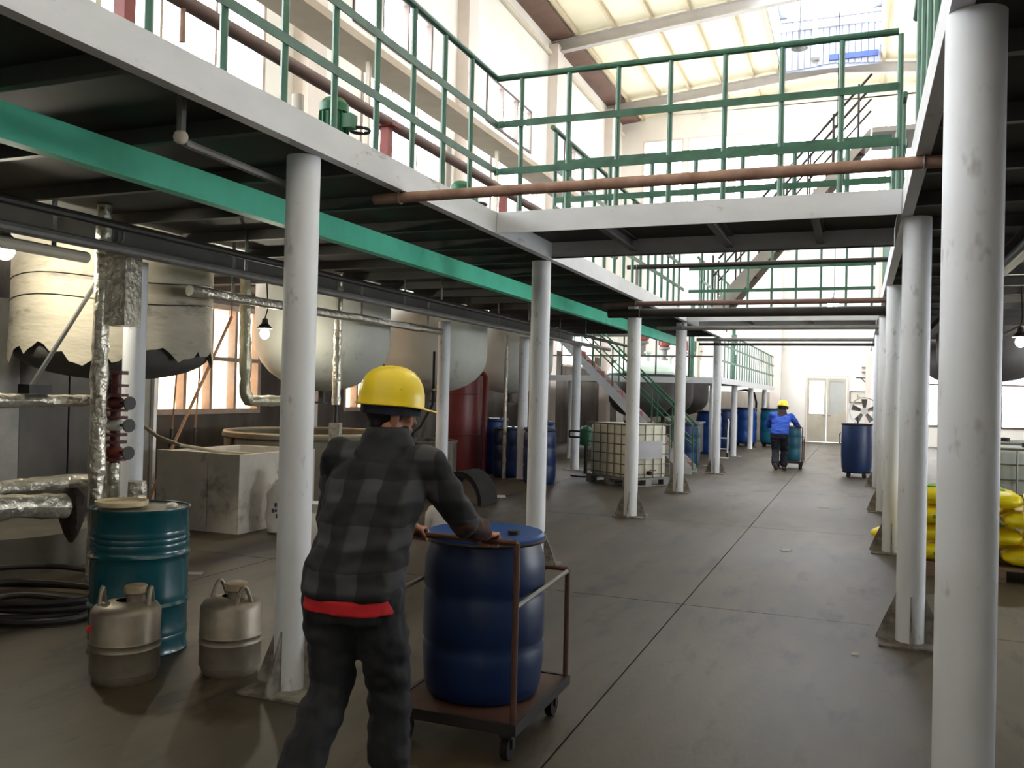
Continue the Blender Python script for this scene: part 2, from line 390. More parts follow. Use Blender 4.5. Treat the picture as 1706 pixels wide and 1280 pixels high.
# end wall with a double door and high glazing
DOOR = (-1.95, -.36, 0, 2.62)
end_hi = [(-8.6 + 1.87 * i, -8.6 + 1.87 * i + 1.7, 9.3, 12.3) for i in range(8)]
end_lo = [(1.9, 3.6, .75, 3.9), (3.9, 5.7, .75, 3.9)]
mb = MB(); holed(mb, XL - .25, XR + .25, 0, 13.3, end_hi + end_lo + [DOOR], lambda a, b, c, d: mb.box((a, YE, c), (b, YE + .3, d)))
mb.prism([(XL - .25, 13.3), (XR + .25, 13.3), (XR + .25, zroof(XR) + .02), (-1.2, zroof(-1.2) + .02), (XL - .25, 13.3)][:4], 1, YE, YE + .3)
tag(mb.build('wall_end', 'wall', smooth=False), kind='structure')
for h in end_hi: window(1, YE, *h, 1, 1, fr='trim', pane='paneend', depth=.2, inward=-1)
for h in end_lo: window(1, YE, *h, 2, 2, fr='frame_dk', pane='paneend', depth=.2, inward=-1)
tag(MB().box((XL - .25, YB - .3, 0), (XR + .25, YB, 14.0)).build('wall_back', 'wall', smooth=False), kind='structure')

# double door: left leaf lets daylight through its upper glass, right leaf is frosted
d = bpy.data.objects.new('door_1', None); C.objects.link(d); d.location = (-1.155, YE, 0); d['kind'] = 'structure'
f = MB(); f.box((-1.95, YE - .02, 0), (-1.88, YE + .16, 2.62)).box((-.43, YE - .02, 0), (-.36, YE + .16, 2.62)).box((-1.88, YE - .02, 2.54), (-.43, YE + .16, 2.62))
f.build('door_frame', 'trim', d, smooth=False, world=True)
for k, (x0, x1, gm) in enumerate(((-1.87, -1.165, 'paneend'), (-1.145, -.44, 'doorglass'))):
    g = MB(); g.box((x0, YE + .02, .03), (x0 + .09, YE + .07, 2.5)).box((x1 - .09, YE + .02, .03), (x1, YE + .07, 2.5)).box((x0 + .09, YE + .02, .03), (x1 - .09, YE + .07, 1.12)).box((x0 + .09, YE + .02, 2.38), (x1 - .09, YE + .07, 2.5))
    leaf = g.build('door_leaf', 'door', d, smooth=False, world=True)
    MB().box((x0 + .09, YE + .04, 1.12), (x1 - .09, YE + .05, 2.38)).build('pane', gm, leaf, smooth=False, world=True)
    hx = x1 - .05 if k == 0 else x0 + .05
    MB().cyl((hx, YE + .02, 1.05), (hx, YE - .04, 1.05), .015).cyl((hx, YE - .04, 1.05), (hx + (-.1 if k == 0 else .1), YE - .04, 1.05), .012).build('door_handle', 'grey', leaf, world=True)

# pilasters
n = 0
for y in (6.6, 13.3, 20.0, 26.8, 33.55):
    n += 1; tag(MB().box((XL, y - .28, 0), (XL + .32, y + .28, 12.9)).build('trim_%d' % n, 'trim', smooth=False), kind='structure')
for x in (-3.05, .42):
    n += 1; tag(MB().box((x - .2, YE - .3, 0), (x + .2, YE, 9.0)).build('trim_%d' % n, 'trim', smooth=False), kind='structure')
n += 1; tag(MB().box((-9.18, YE - .02, 0), (-3.25, YE, 1.9)).build('trim_%d' % n, 'shadewall', smooth=False), kind='structure')  # thin sheet painting in the shade on the end wall beneath the lower platform

# roof: cream sheeting with an open monitor along the ridge
MX0, MX1, MY0, MY1 = -2.9, .5, 17.0, 33.0  # unseen near end placed so roof light falls on the far bays only
def slope(mb, x0, x1, y0, y1, t=.06, dz=0):
    return mb.add([(x0, y0, zroof(x0) + dz), (x1, y0, zroof(x1) + dz), (x1, y1, zroof(x1) + dz), (x0, y1, zroof(x0) + dz), (x0, y0, zroof(x0) + dz + t), (x1, y0, zroof(x1) + dz + t), (x1, y1, zroof(x1) + dz + t), (x0, y1, zroof(x0) + dz + t)],
                  [(0, 3, 2, 1), (4, 5, 6, 7), (0, 1, 5, 4), (1, 2, 6, 5), (2, 3, 7, 6), (3, 0, 4, 7)])
mb = MB(); slope(mb, XL - .25, MX0, YB - .3, YE + .3); slope(mb, MX1, XR + .25, YB - .3, YE + .3)
for a, b in ((YB - .3, MY0), (MY1 + .12, YE + .3)): slope(mb, MX0, -1.2, a, b); slope(mb, -1.2, MX1, a, b)
roof = mb.build('ceiling', 'roof', smooth=False); tag(roof, kind='structure')
for y in (6.6, 13.3, 20.0, 26.85, 33.55):
    for a, b in ((XL, -1.2), (-1.2, XR)):
        r = MB(); hy = .1
        def sec(x, z0, z1, h): return [(x, y - h, zroof(x) + z0), (x, y + h, zroof(x) + z0), (x, y + h, zroof(x) + z1), (x, y - h, zroof(x) + z1)]
        for z0, z1, h in ((-.50, -.47, .12), (-.47, -.16, .03), (-.16, -.13, .12)): r.rings([sec(a, z0, z1, h), sec(b, z0, z1, h)])
        r.build('rafter', 'rafter', roof, smooth=False)
px_ = [XL + .9 + 1.18 * i for i in range(5)] + [-3.0, .6, 1.9, 3.2, 4.5, 5.8]
for x in px_:
    MB().box((x - .045, 5, zroof(x) - .12), (x + .045, YE, zroof(x) - .005)).build('purlin', 'purlin', roof, smooth=False)
mb = MB(); slope(mb, XL, XL + .75, 4.0, YE, .02, -.11); mb.build('eave_board', 'soffit', roof, smooth=False)
MB().box((XL + .02, 4.0, 12.55), (XL + .12, YE, 12.67)).build('eave_pipe', 'cream', roof, smooth=False)
# monitor: sheet-clad end, side glazing and roof-light sheets
for i in range(16):
    x = MX0 + (MX1 - MX0) / 16 * i; wd = (MX1 - MX0) / 16
    MB().prism([(x + .012, MY1), (x + wd - .012, MY1), (x + wd * .8, MY1 + .05), (x + wd * .2, MY1 + .05)], 2, zroof(x) - .3, 15.3).build('cladding_panel', 'corr', roof, smooth=False)
MB().box((MX0, MY1 + .05, 13.5), (MX1, MY1 + .1, 15.3)).build('cladding_back', 'corr', roof, smooth=False)
MB().box((-1.2, MY1 - .06, 13.75), (MX1 - .1, MY1 - .01, 13.95)).build('blue_board', 'bluetrim', roof, smooth=False)
MB().box((MX0, MY1 - .12, 14.95), (MX1, MY1 - .01, 15.2)).build('cross_beam', 'rafter', roof, smooth=False)
for k, (x, ) in enumerate(((MX0, ), (MX1, ))):
    s = -1 if k == 0 else 1
    MB().box((x, MY0, zroof(x)), (x + s * .08, MY1, 14.1)).build('monitor_kerb', 'corr', roof, smooth=False)
    for j in range(8):
        a = MY0 + (MY1 - MY0) / 8 * j; b = a + (MY1 - MY0) / 8
        MB().box((x, a + .06, 14.1), (x + s * .04, b - .06, 15.3)).build('monitor_glass', 'rooflight', roof, smooth=False)
        MB().box((x - s * .02, b - .06, 14.1), (x + s * .08, b + (.06 if j < 7 else 0), 15.3)).build('monitor_post', 'corr', roof, smooth=False)
for j in range(8):
    a = MY0 + (MY1 - MY0) / 8 * j; b = a + (MY1 - MY0) / 8
    MB().box((MX0 + .25, a + .05, 15.42), (MX1 - .25, b - .05, 15.45)).build('roof_light', 'rooflight', roof, smooth=False)
    MB().box((MX0, b - .06, 15.3), (MX1, b + .06, 15.42)).build('monitor_beam', 'rafter', roof, smooth=False)
MB().box((MX0 - .3, MY0, 15.46), (MX1 + .3, MY1 + .2, 15.5)).build('monitor_roof', 'corr', roof, smooth=False)
MB().box((MX0, MY0 - .1, 13.6), (MX1, MY0, 15.45)).build('monitor_back', 'corr', roof, smooth=False)

# ================================================================== STEEL PLATFORMS
ZB, ZT = 2.92, 3.09            # underside and top of the decks
COLX, RCOLX = -2.87, .355
LF, RF = -2.72, .25            # outer faces of the edge beams facing the aisle
TANKS = [(-7.0, 6.75), (-7.0, 10.45), (-7.0, 13.95), (-7.0, 17.55)]
RTANKS = [(2.25, 18.2), (2.25, 22.0)]

def channel_x(mb, y, x0, x1, z0, z1, face, t=.012, fl=.07):
    """channel beam along X, web at y, flanges pointing towards face"""
    mb.box((x0, y, z0), (x1, y + face * t, z1)); mb.box((x0, y + face * t, z0), (x1, y + face * fl, z0 + t)); mb.box((x0, y + face * t, z1 - t), (x1, y + face * fl, z1)); return mb
def channel_y(mb, x, y0, y1, z0, z1, face, t=.012, fl=.07):
    mb.box((x, y0, z0), (x + face * t, y1, z1)); mb.box((x + face * t, y0, z0), (x + face * fl, y1, z0 + t)); mb.box((x + face * t, y0, z1 - t), (x + face * fl, y1, z1)); return mb

def platform_deck(mb, x0, x1, y0, y1, z0, z1, tanks, extra=()):
    """deck sheet with square openings round the vessels"""
    holes = [(ty - 1.0, ty + 1.0, tx - 1.0, tx + 1.0) for tx, ty in tanks] + list(extra)
    holed(mb, y0, y1, x0, x1, holes, lambda a, b, c, d: mb.box((c, a, z0), (d, b, z1)))
    return mb

def side_platform(label, xa, xb, y0, y1, edge, face, tanks, beamx):
    t = thing('steel_platform', label, 'platform', ((xa + xb) / 2, (y0 + y1) / 2, ZB))
    x0, x1 = min(xa, xb), max(xa, xb)
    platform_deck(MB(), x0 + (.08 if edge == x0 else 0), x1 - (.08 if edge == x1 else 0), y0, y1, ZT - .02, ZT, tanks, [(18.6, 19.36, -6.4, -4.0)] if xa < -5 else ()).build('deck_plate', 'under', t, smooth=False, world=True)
    channel_y(MB(), edge, y0, y1, ZB, ZT, face).build('edge_beam', 'fascia', t, smooth=False, world=True)
    y = y0 + .5
    while y < y1 - .1:
        segs = [(x0 + .08, x1 - .08)]
        for tx, ty in tanks:
            if abs(y - ty) < 1.06: segs = [(x0 + .08, tx - 1.06), (tx + 1.06, x1 - .08)]
        for a, b in segs:
            if b - a > .2: channel_x(MB(), y, a, b, ZB + .06, ZT - .021, 1, fl=.05).build('joist', 'joist', t, smooth=False, world=True)
        y += .92
    for bx_, m_, zb in beamx:
        channel_y(MB(), bx_, y0, 18.5 if bx_ == -5.9 else y1, zb, ZB + .058, -1, fl=.09).build('main_beam', m_, t, smooth=False, world=True)
    return t
side_platform('long raised steel platform on the left with a turquoise beam under it', -9.1, LF, -3.2, 20.4, LF, -1, TANKS, [(-3.8, 'teal', 2.80), (-5.9, 'joist', 2.80)])
side_platform('raised steel platform on the right above the yellow sacks', RF, 6.9, -3.2, 24.0, RF, 1, RTANKS, [(1.2, 'joist', 2.80), (4.2, 'joist', 2.80)])

def bridge(label, y0, y1, jx):
    t = thing('bridge_deck', label, 'walkway', ((LF + RF) / 2, (y0 + y1) / 2, ZB))
    x0, x1 = LF + .004, RF - .004
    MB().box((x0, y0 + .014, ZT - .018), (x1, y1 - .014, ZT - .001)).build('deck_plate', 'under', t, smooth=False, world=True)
    channel_x(MB(), y0, x0, x1, ZB, ZT, 1, fl=.012).build('edge_beam', 'fascia', t, smooth=False, world=True)
    channel_x(MB(), y1, x0, x1, ZB, ZT, -1, fl=.012).build('edge_beam', 'fascia', t, smooth=False, world=True)
    for x in jx: channel_y(MB(), x, y0 + .014, y1 - .014, ZB + .04, ZT - .019, 1, fl=.06).build('joist', 'joist', t, smooth=False, world=True)
    return t
bridge('nearest white-edged walkway crossing over the aisle', 6.45, 7.8, (-1.95, -1.1, -.35))
bridge('farther walkway crossing the aisle, carrying the upper stair', 14.8, 16.0, (-1.8, -.8))

# columns
def column_proto(r=.092, h=ZB - .001, gus=True):
    t = thing('steel_column', 'x', 'column')
    MB().cyl((0, 0, .014), (0, 0, h), r, n=24).build('shaft', 'colpaint', t)
    MB().cbox((0, 0, .007), (.40, .40, .014)).build('base_plate', 'plinth', t, smooth=False)
    if gus:
        g = MB().prism([(r - .004, .0141), (r + .125, .0141), (r + .125, .03), (r - .004, .34)], 1, -.006, .006).build('gusset', 'plinth', t, smooth=False)
        for k in range(1, 4):
            q = inst(g, t); q.rotation_euler = (0, 0, k * PI / 2)
    return t
proto = column_proto()
def put_col(src, x, y, label, group, first):
    if first: src.location = (x, y, 0); src['label'] = label; src['group'] = group; return src
    return copy_tree(src, (x, y, 0), label=label, group=group)
GL, GR, GK = 'columns along the left side of the aisle', 'columns along the right side of the aisle', 'inner columns under the left platform'
for i, (y, lb) in enumerate(((4.05, 'white steel column beside the two aluminium jugs, nearest on the left'), (7.95, 'white column under the corner of the near walkway'), (11.75, 'white column in front of the caged tank, left side of its face'),
                             (15.15, 'white column at the right corner of the caged tank'), (19.35, 'last white column of the left platform, near the far stair'))):
    put_col(proto, COLX, y, lb, GL, i == 0)
for y, lb in ((3.2, 'huge white column at the right edge, nearest to the viewer'), (6.62, 'white column under the right end of the near walkway, with worn gussets'), (10.45, 'white column just behind the second right-hand column'),
              (14.25, 'third white column beyond the yellow sacks on the right'), (18.1, 'white column beside the dark blue barrel with the fan'), (22.0, 'farthest white column on the right of the aisle')):
    put_col(proto, RCOLX - (.02 if y < 4 else 0), y, lb, GR, False)
p2 = column_proto(.095, ZB + .058 - .26, False)
for i, (x, y, lb) in enumerate(((-5.95, 5.96, 'grey column behind the flanged valves'), (-5.95, 12.15, 'grey inner column right of the yellow helmet'), (-5.95, 15.62, 'grey inner column between the blue drums'), (-5.72, 18.25, 'pale inner column in front of the red stair'))):
    put_col(p2, x, y, lb, GK, i == 0)
# short heads that carry the inner main beam line
for o in [o for o in C.objects if o.name.startswith('steel_column') and o.get('group') == GK]:
    pass
for x in (3.9,):
    for y, lb in ((6.6, 'inner column of the right platform behind the near column'), (14.2, 'inner column of the right platform near the end windows')):
        copy_tree(p2, (x, y, 0), label=lb, group='inner columns under the right platform')

# ------------------------------------------------------------------ guard rails
def rail_y(label, x, ys, y0, y1, zs=(1.11, .72, .34), zt=ZT, flat=True, mats=('green', 'greenpost'), grp='green guard rails', pr=.02, name='guard_rail'):
    t = thing(name, label, 'railing', (x, (y0 + y1) / 2, zt), group=grp)
    po = None
    for y in ys:
        if po is None: po = MB().cyl((0, 0, .004), (0, 0, zs[0] - .02), pr, n=8).build('post', mats[1], t); po.location = (0, y - (y0 + y1) / 2, 0)
        else: inst(po, t, (0, y - (y0 + y1) / 2, 0))
    MB().cyl((x, y0, zt + zs[0]), (x, y1, zt + zs[0]), .024, n=10).build('top_rail', mats[0], t, world=True)
    for z in zs[1:]: MB().box((x + .021, y0, zt + z - .027), (x + .028, y1, zt + z + .027)).build('mid_rail', mats[0], t, smooth=False, world=True)
    return t
def rail_x(label, y, xs, x0, x1, zs=(1.11, .72, .34), zt=ZT, mats=('green', 'greenpost'), grp='green guard rails', pr=.02, side=-1, tall=None, hh=.027):
    t = thing('guard_rail', label, 'railing', ((x0 + x1) / 2, y, zt), group=grp)
    po = None
    for x in xs:
        if po is None: po = MB().cyl((0, 0, .004), (0, 0, zs[0] - .02), pr, n=8).build('post', mats[1], t); po.location = (x - (x0 + x1) / 2, 0, 0)
        else: inst(po, t, (x - (x0 + x1) / 2, 0, 0))
    if tall is None: MB().cyl((x0, y, zt + zs[0]), (x1, y, zt + zs[0]), .024, n=10).build('top_rail', mats[0], t, world=True)
    else: MB().box((x0, y + side * .021, zt + zs[0] - .03), (x1, y + side * .028, zt + zs[0] + .02)).build('top_rail', mats[0], t, smooth=False, world=True)
    for z in zs[1:]: MB().box((x0, y + side * .021, zt + z - hh), (x1, y + side * .028, zt + z + hh)).build('mid_rail', mats[0], t, smooth=False, world=True)
    return t
rail_y('green guard rail along the left platform edge up to the near walkway', LF - .05, [.5 + .46 * i for i in range(13)], -2.0, 6.475, zs=(1.10, .715, .335))
rail_x('green guard rail on the front edge of the near walkway', 6.52, [at(x, 250, 1, 6.5).x for x in (866, 945, 1027, 1114, 1205, 1300, 1400, 1498)], LF - .052, RF - .04, zs=(1.10, .715, .335))
rail_x('green guard rail on the back edge of the near walkway', 7.73, [at(x, 250, 1, 7.7).x for x in (940, 1016, 1086, 1159, 1237, 1324, 1412, 1490)], at(925, 250, 1, 7.7).x, RF - .04, zs=(.71, .36, .08), tall=True)
rail_y('green guard rail along the left platform between the two walkways', LF - .05, [8.0 + .45 * i for i in range(15)], 7.9, 14.6)
rail_y('green guard rail along the right platform edge next to the near column', RF + .06, [2.2 + .46 * i for i in range(9)], 2.0, 6.35)
rail_y('green guard rail along the right platform beyond the near walkway', RF + .06, [8.1 + .5 * i for i in range(13)], 7.9, 14.6)
rail_x('green guard rail on the front edge of the stair walkway', 14.87, [-2.5 + .38 * i for i in range(8)], LF + .01, RF - .04)
rail_y('green guard rail at the far end of the left platform', LF - .05, [16.3 + .45 * i for i in range(9)], 16.1, 20.3)

# ================================================================== VESSELS UNDER AND ON THE PLATFORMS
def dish(r, z_side, z_bot, z_top, k=7):
    """profile of a vessel with a dished bottom: (radius, z) from bottom to top"""
    return [(max(r * math.sin(PI / 2 * i / k), .002), z_side - (z_side - z_bot) * math.cos(PI / 2 * i / k)) for i in range(k + 1)] + [(r, z_side + (z_top - z_side) * t) for t in (.35, .7, 1.0)]
def vessel(label, x, y, r, z_side, z_bot, m_shell, zdk=ZT, lagged=False, group='reaction vessels hanging through the left platform', top=True, m_top='tankgrn', mot='motor', nozzle=True):
    t = thing('reaction_vessel', label, 'tank', (x, y, z_bot), group=group)
    pr = dish(r, z_side, z_bot, zdk + .12)
    if lagged:   # torn plaster lagging: ragged lower hem over a dark bare bottom
        hem = []; n = 96
        for j in range(n): hem.append(z_side - .04 + random.uniform(-.035, .035) + .06 * math.sin(j * .37) + .05 * math.sin(j * 1.13) * math.sin(j * .21))
        rs = [[(x + (r + .03) * math.cos(2 * PI * j / n), y + (r + .03) * math.sin(2 * PI * j / n), z) for j in range(n)] for z in (2.35, 2.7, zdk + .12)]
        rs.insert(0, [(x + (r + .035) * math.cos(2 * PI * j / n), y + (r + .035) * math.sin(2 * PI * j / n), (hem[j] + 2.35) / 2) for j in range(n)])
        rs.insert(0, [(x + (r + .045 + random.uniform(-.006, .015)) * math.cos(2 * PI * j / n), y + (r + .045) * math.sin(2 * PI * j / n), hem[j]) for j in range(n)])
        MB().rings(rs, caps=False).build('lagging', m_shell, t, world=True, ang=60)
        MB().lathe(pr, (x, y, 0), 36).build('shell', 'laggingdk', t, world=True)
        for zz, dx in ((2.42, .01), (2.62, .0)):
            MB().tube([(x + (r + .036) * math.cos(a), y + (r + .036) * math.sin(a), zz + .03 * math.sin(3 * a + dx)) for a in np.linspace(-2.2, .6, 14)], .006, 5).build('binding_wire', 'dark', t, world=True)
    else:
        MB().lathe(pr, (x, y, 0), 36).build('shell', m_shell, t, world=True)
    for k in range(4):
        a = k * PI / 2
        MB().cbox((x + (r + .21) * math.cos(a), y + (r + .21) * math.sin(a), zdk + .035), (.5, .12, .07), a).build('support_lug', 'grey', t, smooth=False, world=True)
    if nozzle: MB().cyl((x, y, z_bot + .02), (x, y, z_bot - .14), .06).cyl((x, y, z_bot - .14), (x, y, z_bot - .17), .11, n=16).build('outlet', 'dark', t, world=True)
    if top:
        zt = zdk + .12
        MB().lathe([(r + .06, zt - .03), (r + .06, zt + .03), (r, zt + .03)] + [(max(r * math.cos(PI / 2 * i / 6), .002), zt + .03 + .42 * math.sin(PI / 2 * i / 6)) for i in range(1, 7)], (x, y, 0), 32).build('dome', m_top, t, world=True)
        ag = MB().lathe([(.18, zt + .40), (.18, zt + .5), (.09, zt + .5), (.09, zt + .75), (.17, zt + .78), (.17, zt + .84)], (x, y, 0), 16, caps=True).build('agitator', 'grey', t, world=True)
        mm = MB().lathe([(.12, zt + .84), (.15, zt + .88), (.15, zt + 1.2), (.12, zt + 1.26), (.03, zt + 1.28)], (x, y, 0), 16, caps=True)
        for k in range(10): mm.cbox((x + .16 * math.cos(k * PI / 5), y + .16 * math.sin(k * PI / 5), zt + 1.04), (.03, .012, .3), k * PI / 5)
        mm.build('motor', mot, ag, world=True)
        for k in range(3):
            a = 1.0 + 2.1 * k; q = (x + .6 * math.cos(a), y + .6 * math.sin(a))
            MB().cyl((*q, zt + .22), (*q, zt + .52), .055).cyl((*q, zt + .5), (*q, zt + .54), .1, n=14).build('nozzle', m_top, t, world=True)
    return t
vessel('plaster-lagged vessel with torn hem, nearest on the left', *TANKS[0], .90, 1.95, 1.68, 'lagging', lagged=True)
vessel('pale grey vessel behind the nearest left column, lamp glowing on it', *TANKS[1], .93, 2.30, 1.60, 'tank')
vessel('pale grey stained vessel above the dark red tank', *TANKS[2], .92, 2.25, 1.62, 'tank')
vessel('pale vessel partly hidden behind the walkway corner column', *TANKS[3], .92, 2.25, 1.62, 'tank')
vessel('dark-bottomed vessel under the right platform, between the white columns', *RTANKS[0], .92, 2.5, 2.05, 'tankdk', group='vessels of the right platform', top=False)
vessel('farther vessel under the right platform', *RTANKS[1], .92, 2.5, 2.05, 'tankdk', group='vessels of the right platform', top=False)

# ------------------------------------------------------------------ lower far platform
LPX, LPY0, LPY1, LZB, LZT = -3.0, 21.0, 34.7, 1.98, 2.12
LT = [(-5.3, 22.6), (-5.3, 25.4), (-5.3, 28.2)]
t = thing('low_platform', 'lower far platform with a pale edge beam, left of the aisle', 'platform', (-6, 27, LZB))
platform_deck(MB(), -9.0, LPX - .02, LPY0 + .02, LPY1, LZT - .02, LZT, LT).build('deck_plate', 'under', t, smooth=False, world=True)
channel_y(MB(), LPX, LPY0, LPY1, LZB, LZT, -1).build('edge_beam', 'fascia', t, smooth=False, world=True)
channel_x(MB(), LPY0, -9.0, LPX - .08, LZB, LZT, 1).build('edge_beam', 'fascia', t, smooth=False, world=True)
p3 = column_proto(.08, LZB - .001, False)
for i, (x, y, lb) in enumerate(((-3.25, 21.3, 'thin pale post under the front corner of the lower platform'), (-3.25, 25.2, 'pale post second along the lower platform edge'), (-3.25, 29.2, 'pale post third along the lower platform edge'), (-3.25, 33.6, 'pale post farthest along the lower platform edge'), (-6.8, 21.3, 'pale post under the lower platform behind the stair'))):
    put_col(p3, x, y, lb, 'posts of the lower far platform', i == 0)
rail_y('green railing of close bars along the lower far platform', LPX - .05, [LPY0 + .1 + .58 * i for i in range(24)], LPY0 + .05, LPY1 - .05, zs=(1.12, .78, .40), zt=LZT, grp='green guard rails', pr=.015)
rail_x('thin dark guard rail on the front of the lower far platform', LPY0 + .08, [-8.6 + .8 * i for i in range(7)], -8.8, LPX - .12, zs=(1.0, .5), zt=LZT, mats=('frame_dk', 'dark'), hh=.02, tall=True)
for i, ((x, y), lb) in enumerate(zip(LT, ('white-domed vessel on the front of the lower far platform', 'second white-domed vessel on the lower far platform', 'farthest white-domed vessel on the lower far platform'))):
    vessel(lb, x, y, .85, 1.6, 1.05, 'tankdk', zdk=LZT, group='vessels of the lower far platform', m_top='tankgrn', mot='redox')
# pipework standing on the lower platform
for i, (x, y, mt) in enumerate(((-3.9, 22.0, 'greenpost'), (-4.1, 24.1, 'cream'), (-4.0, 26.6, 'green'), (-3.8, 29.0, 'green'), (-4.6, 30.5, 'greenpost'))):
    t = thing('pipe_riser', '%s riser pipe with two branches on the lower platform, %s along it' % ({'cream': 'cream'}.get(mt, 'green'), ('first', 'second', 'third', 'fourth', 'fifth')[i]), 'pipe', (x, y, LZT), group='risers on the lower far platform')
    MB().cyl((0, 0, 0), (0, 0, 1.9), .06).build('pipe', mt, t)
    for z, s in ((.6, 1), (1.25, -1)):
        MB().tube([(0, .05, z), (0, .35, z), (0, .42, z + .07), (0, .42, z + .35)], .045, 8).build('branch', mt, t)
        v = MB().cyl((0, .2, z), (0, .2, z + .18), .02).build('valve', 'brass', t)
        MB().lathe([(.09, z + .17), (.1, z + .18), (.09, z + .19)], (0, .2, 0), 14).build('handwheel', 'redox', v)

# ------------------------------------------------------------------ stairs
def stair(label, x0, z0, x1, z1, y0, y1, nst, m_str='fascia', m_rail='green', top_post=True, group=None):
    t = thing('steel_stair', label, 'stair', (x0, (y0 + y1) / 2, z0))
    dx, dz = (x1 - x0) / nst, (z1 - z0) / nst
    ang = math.atan2(z1 - z0, x1 - x0)
    for y in (y0, y1 - .02):
        h = .14
        MB().prism([(x0, z0 + .005), (x0 + (.2 if x1 > x0 else -.2), z0 + .005), (x1, z1 - h), (x1, z1 + .04), (x0, z0 + h)], 1, y, y + .02).build('stringer', m_str, t, smooth=False, world=True)
    tr = None
    for i in range(1, nst):
        if tr is None:
            tr = MB().box((-abs(dx) * .55, y0 + .022 - (y0 + y1) / 2, -.02), (abs(dx) * .55, y1 - .022 - (y0 + y1) / 2, 0)).build('tread', 'tread', t, smooth=False); tr.location = (dx * i, 0, dz * i)
        else: inst(tr, t, (dx * i, 0, dz * i))
        MB().box((-.006, y0 + .022 - (y0 + y1) / 2, -abs(dz) + .001), (.006, y1 - .022 - (y0 + y1) / 2, -.021)).build('riser', 'tread', t, smooth=False).location = (dx * i + (-abs(dx) * .45 if dx > 0 else abs(dx) * .45), 0, dz * i)
    for y in (y0 + .01, y1 - .01):
        for hh, rr in ((.9, .02), (.5, .015)):
            MB().cyl((x0, y, z0 + .12 + hh), (x1, y, z1 + .0 + hh), rr, n=8).build('hand_rail', m_rail, t, world=True)
        for i in range(0, nst + 1, 2):
            MB().cyl((x0 + dx * i, y, z0 + dz * i + .1), (x0 + dx * i, y, z0 + dz * i + .98), .016, n=8).build('baluster', m_rail, t, world=True)
    return t
stair('stair with red treads going down from the left platform behind the caged tank', -3.25, 0, -6.38, 3.06, 18.68, 19.28, 14, m_str='fascia', m_rail='motor')
stair('steep upper stair with red treads climbing right from the stair walkway', -2.35, ZT, .1, 6.0, 15.1, 15.75, 13, m_str='rafter', m_rail='dark')
t = thing('stair_landing', 'small landing at the head of the upper stair', 'landing', (.85, 15.4, ZT))
MB().box((.12, 14.9, 5.9), (1.6, 16.0, 5.98)).build('deck_plate', 'rafter', t, smooth=False, world=True)
for x in (.5, 1.5):
    for y in (15.0, 15.9): MB().cyl((x, y, ZT), (x, y, 5.9), .04, n=10).build('post', 'fascia', t, world=True)

# ------------------------------------------------------------------ pipes across the aisle
def pipe_x(label, y, z, r, x0, x1, mtl, group=None, hang=(), cat='pipe', zt=None, n=12):
    t = thing('cross_pipe', label, cat, ((x0 + x1) / 2, y, z), group=group)
    MB().cyl((x0, y, z), (x1, y, z), r, n=n).build('pipe', mtl, t, world=True)
    for hx in hang:
        MB().box((hx - .02, y - .004, z + r * .9 * (1 if not zt else -1)), (hx + .02, y + .004, zt or ZB)).build('hanger', 'grey', t, smooth=False, world=True)
        MB().tube([(hx, y + (r + .004) * math.cos(a), z + (r + .004) * math.sin(a)) for a in np.linspace(0, 2 * PI, 13)[:-1]], .006, 5, closed=True).build('clamp', 'grey', t, world=True)
    return t
pipe_x('long rusty brown pipe crossing in front of the near walkway rail', 4.95, 2.885, .034, -2.95, .5, 'rust', hang=(-2.76, .29))
pipe_x('thin dark pipe high across the aisle before the stair walkway', 11.4, 3.355, .03, -2.9, .4, 'dark', hang=(-2.765, .31), zt=ZT)
pipe_x('brownish grey pipe across the aisle before the stair walkway', 11.35, 2.86, .032, -3.2, .6, 'brown', hang=(-2.76, .29))
pipe_x('thick dark blue-black pipe across the aisle before the stair walkway', 11.6, 2.76, .06, -3.2, .6, 'dark', hang=(-2.76, .29))
pipe_x('pale grey pipe across the aisle under the stair walkway', 14.7, 2.80, .035, -3.2, .6, 'grey', hang=(-2.76, .29))
pipe_x('grey pipe crossing the far end of the left platform', 18.6, 2.86, .035, -3.2, .6, 'grey', hang=(-2.76, .29))
pipe_x('lower dark pipe crossing the far end of the left platform', 18.9, 2.78, .03, -3.2, .6, 'dark', hang=(-2.76, .29))
pipe_x('thin pink-brown pipe across the far aisle above the door', 30.0, 4.0, .03, -9.4, 7.05, 'rust')
# service pipes running along under the left platform
def pipe_y(label, x, z, r, y0, y1, mtl, group=None, hang=(), zt=3.07, wob=0):
    t = thing('service_pipe', label, 'pipe', (x, (y0 + y1) / 2, z), group=group)
    k = max(2, int((y1 - y0) / .25)) if wob else 2
    MB().tube([(x, a, z) for a in np.linspace(y0, y1, k)], r, 10, wob=wob).build('pipe', mtl, t, world=True)
    for hy in hang:
        MB().box((x - .004, hy - .02, z + r * .9), (x + .004, hy + .02, zt)).build('hanger', 'grey', t, smooth=False, world=True)
    return t
pipe_y('dark service pipe slung under the left platform, aisle side', -4.7, 2.72, .03, 2.0, 19.0, 'dark', hang=(3.5, 6.5, 9.5, 12.5, 15.5))
pipe_y('grey service pipe slung under the left platform, middle', -5.2, 2.66, .04, 2.0, 19.0, 'grey', hang=(3.5, 6.5, 9.5, 12.5, 15.5))
pipe_y('pale lagged pipe slung under the left platform near the lagged vessel', -5.6, 2.62, .045, 3.2, 5.1, 'cream', hang=(3.6, 4.8))
pipe_y('foil-wrapped pipe slung in front of the vessels', -5.75, 2.52, .05, 6.4, 11.6, 'foil', hang=(7.0, 9.4, 11.2), wob=.12)
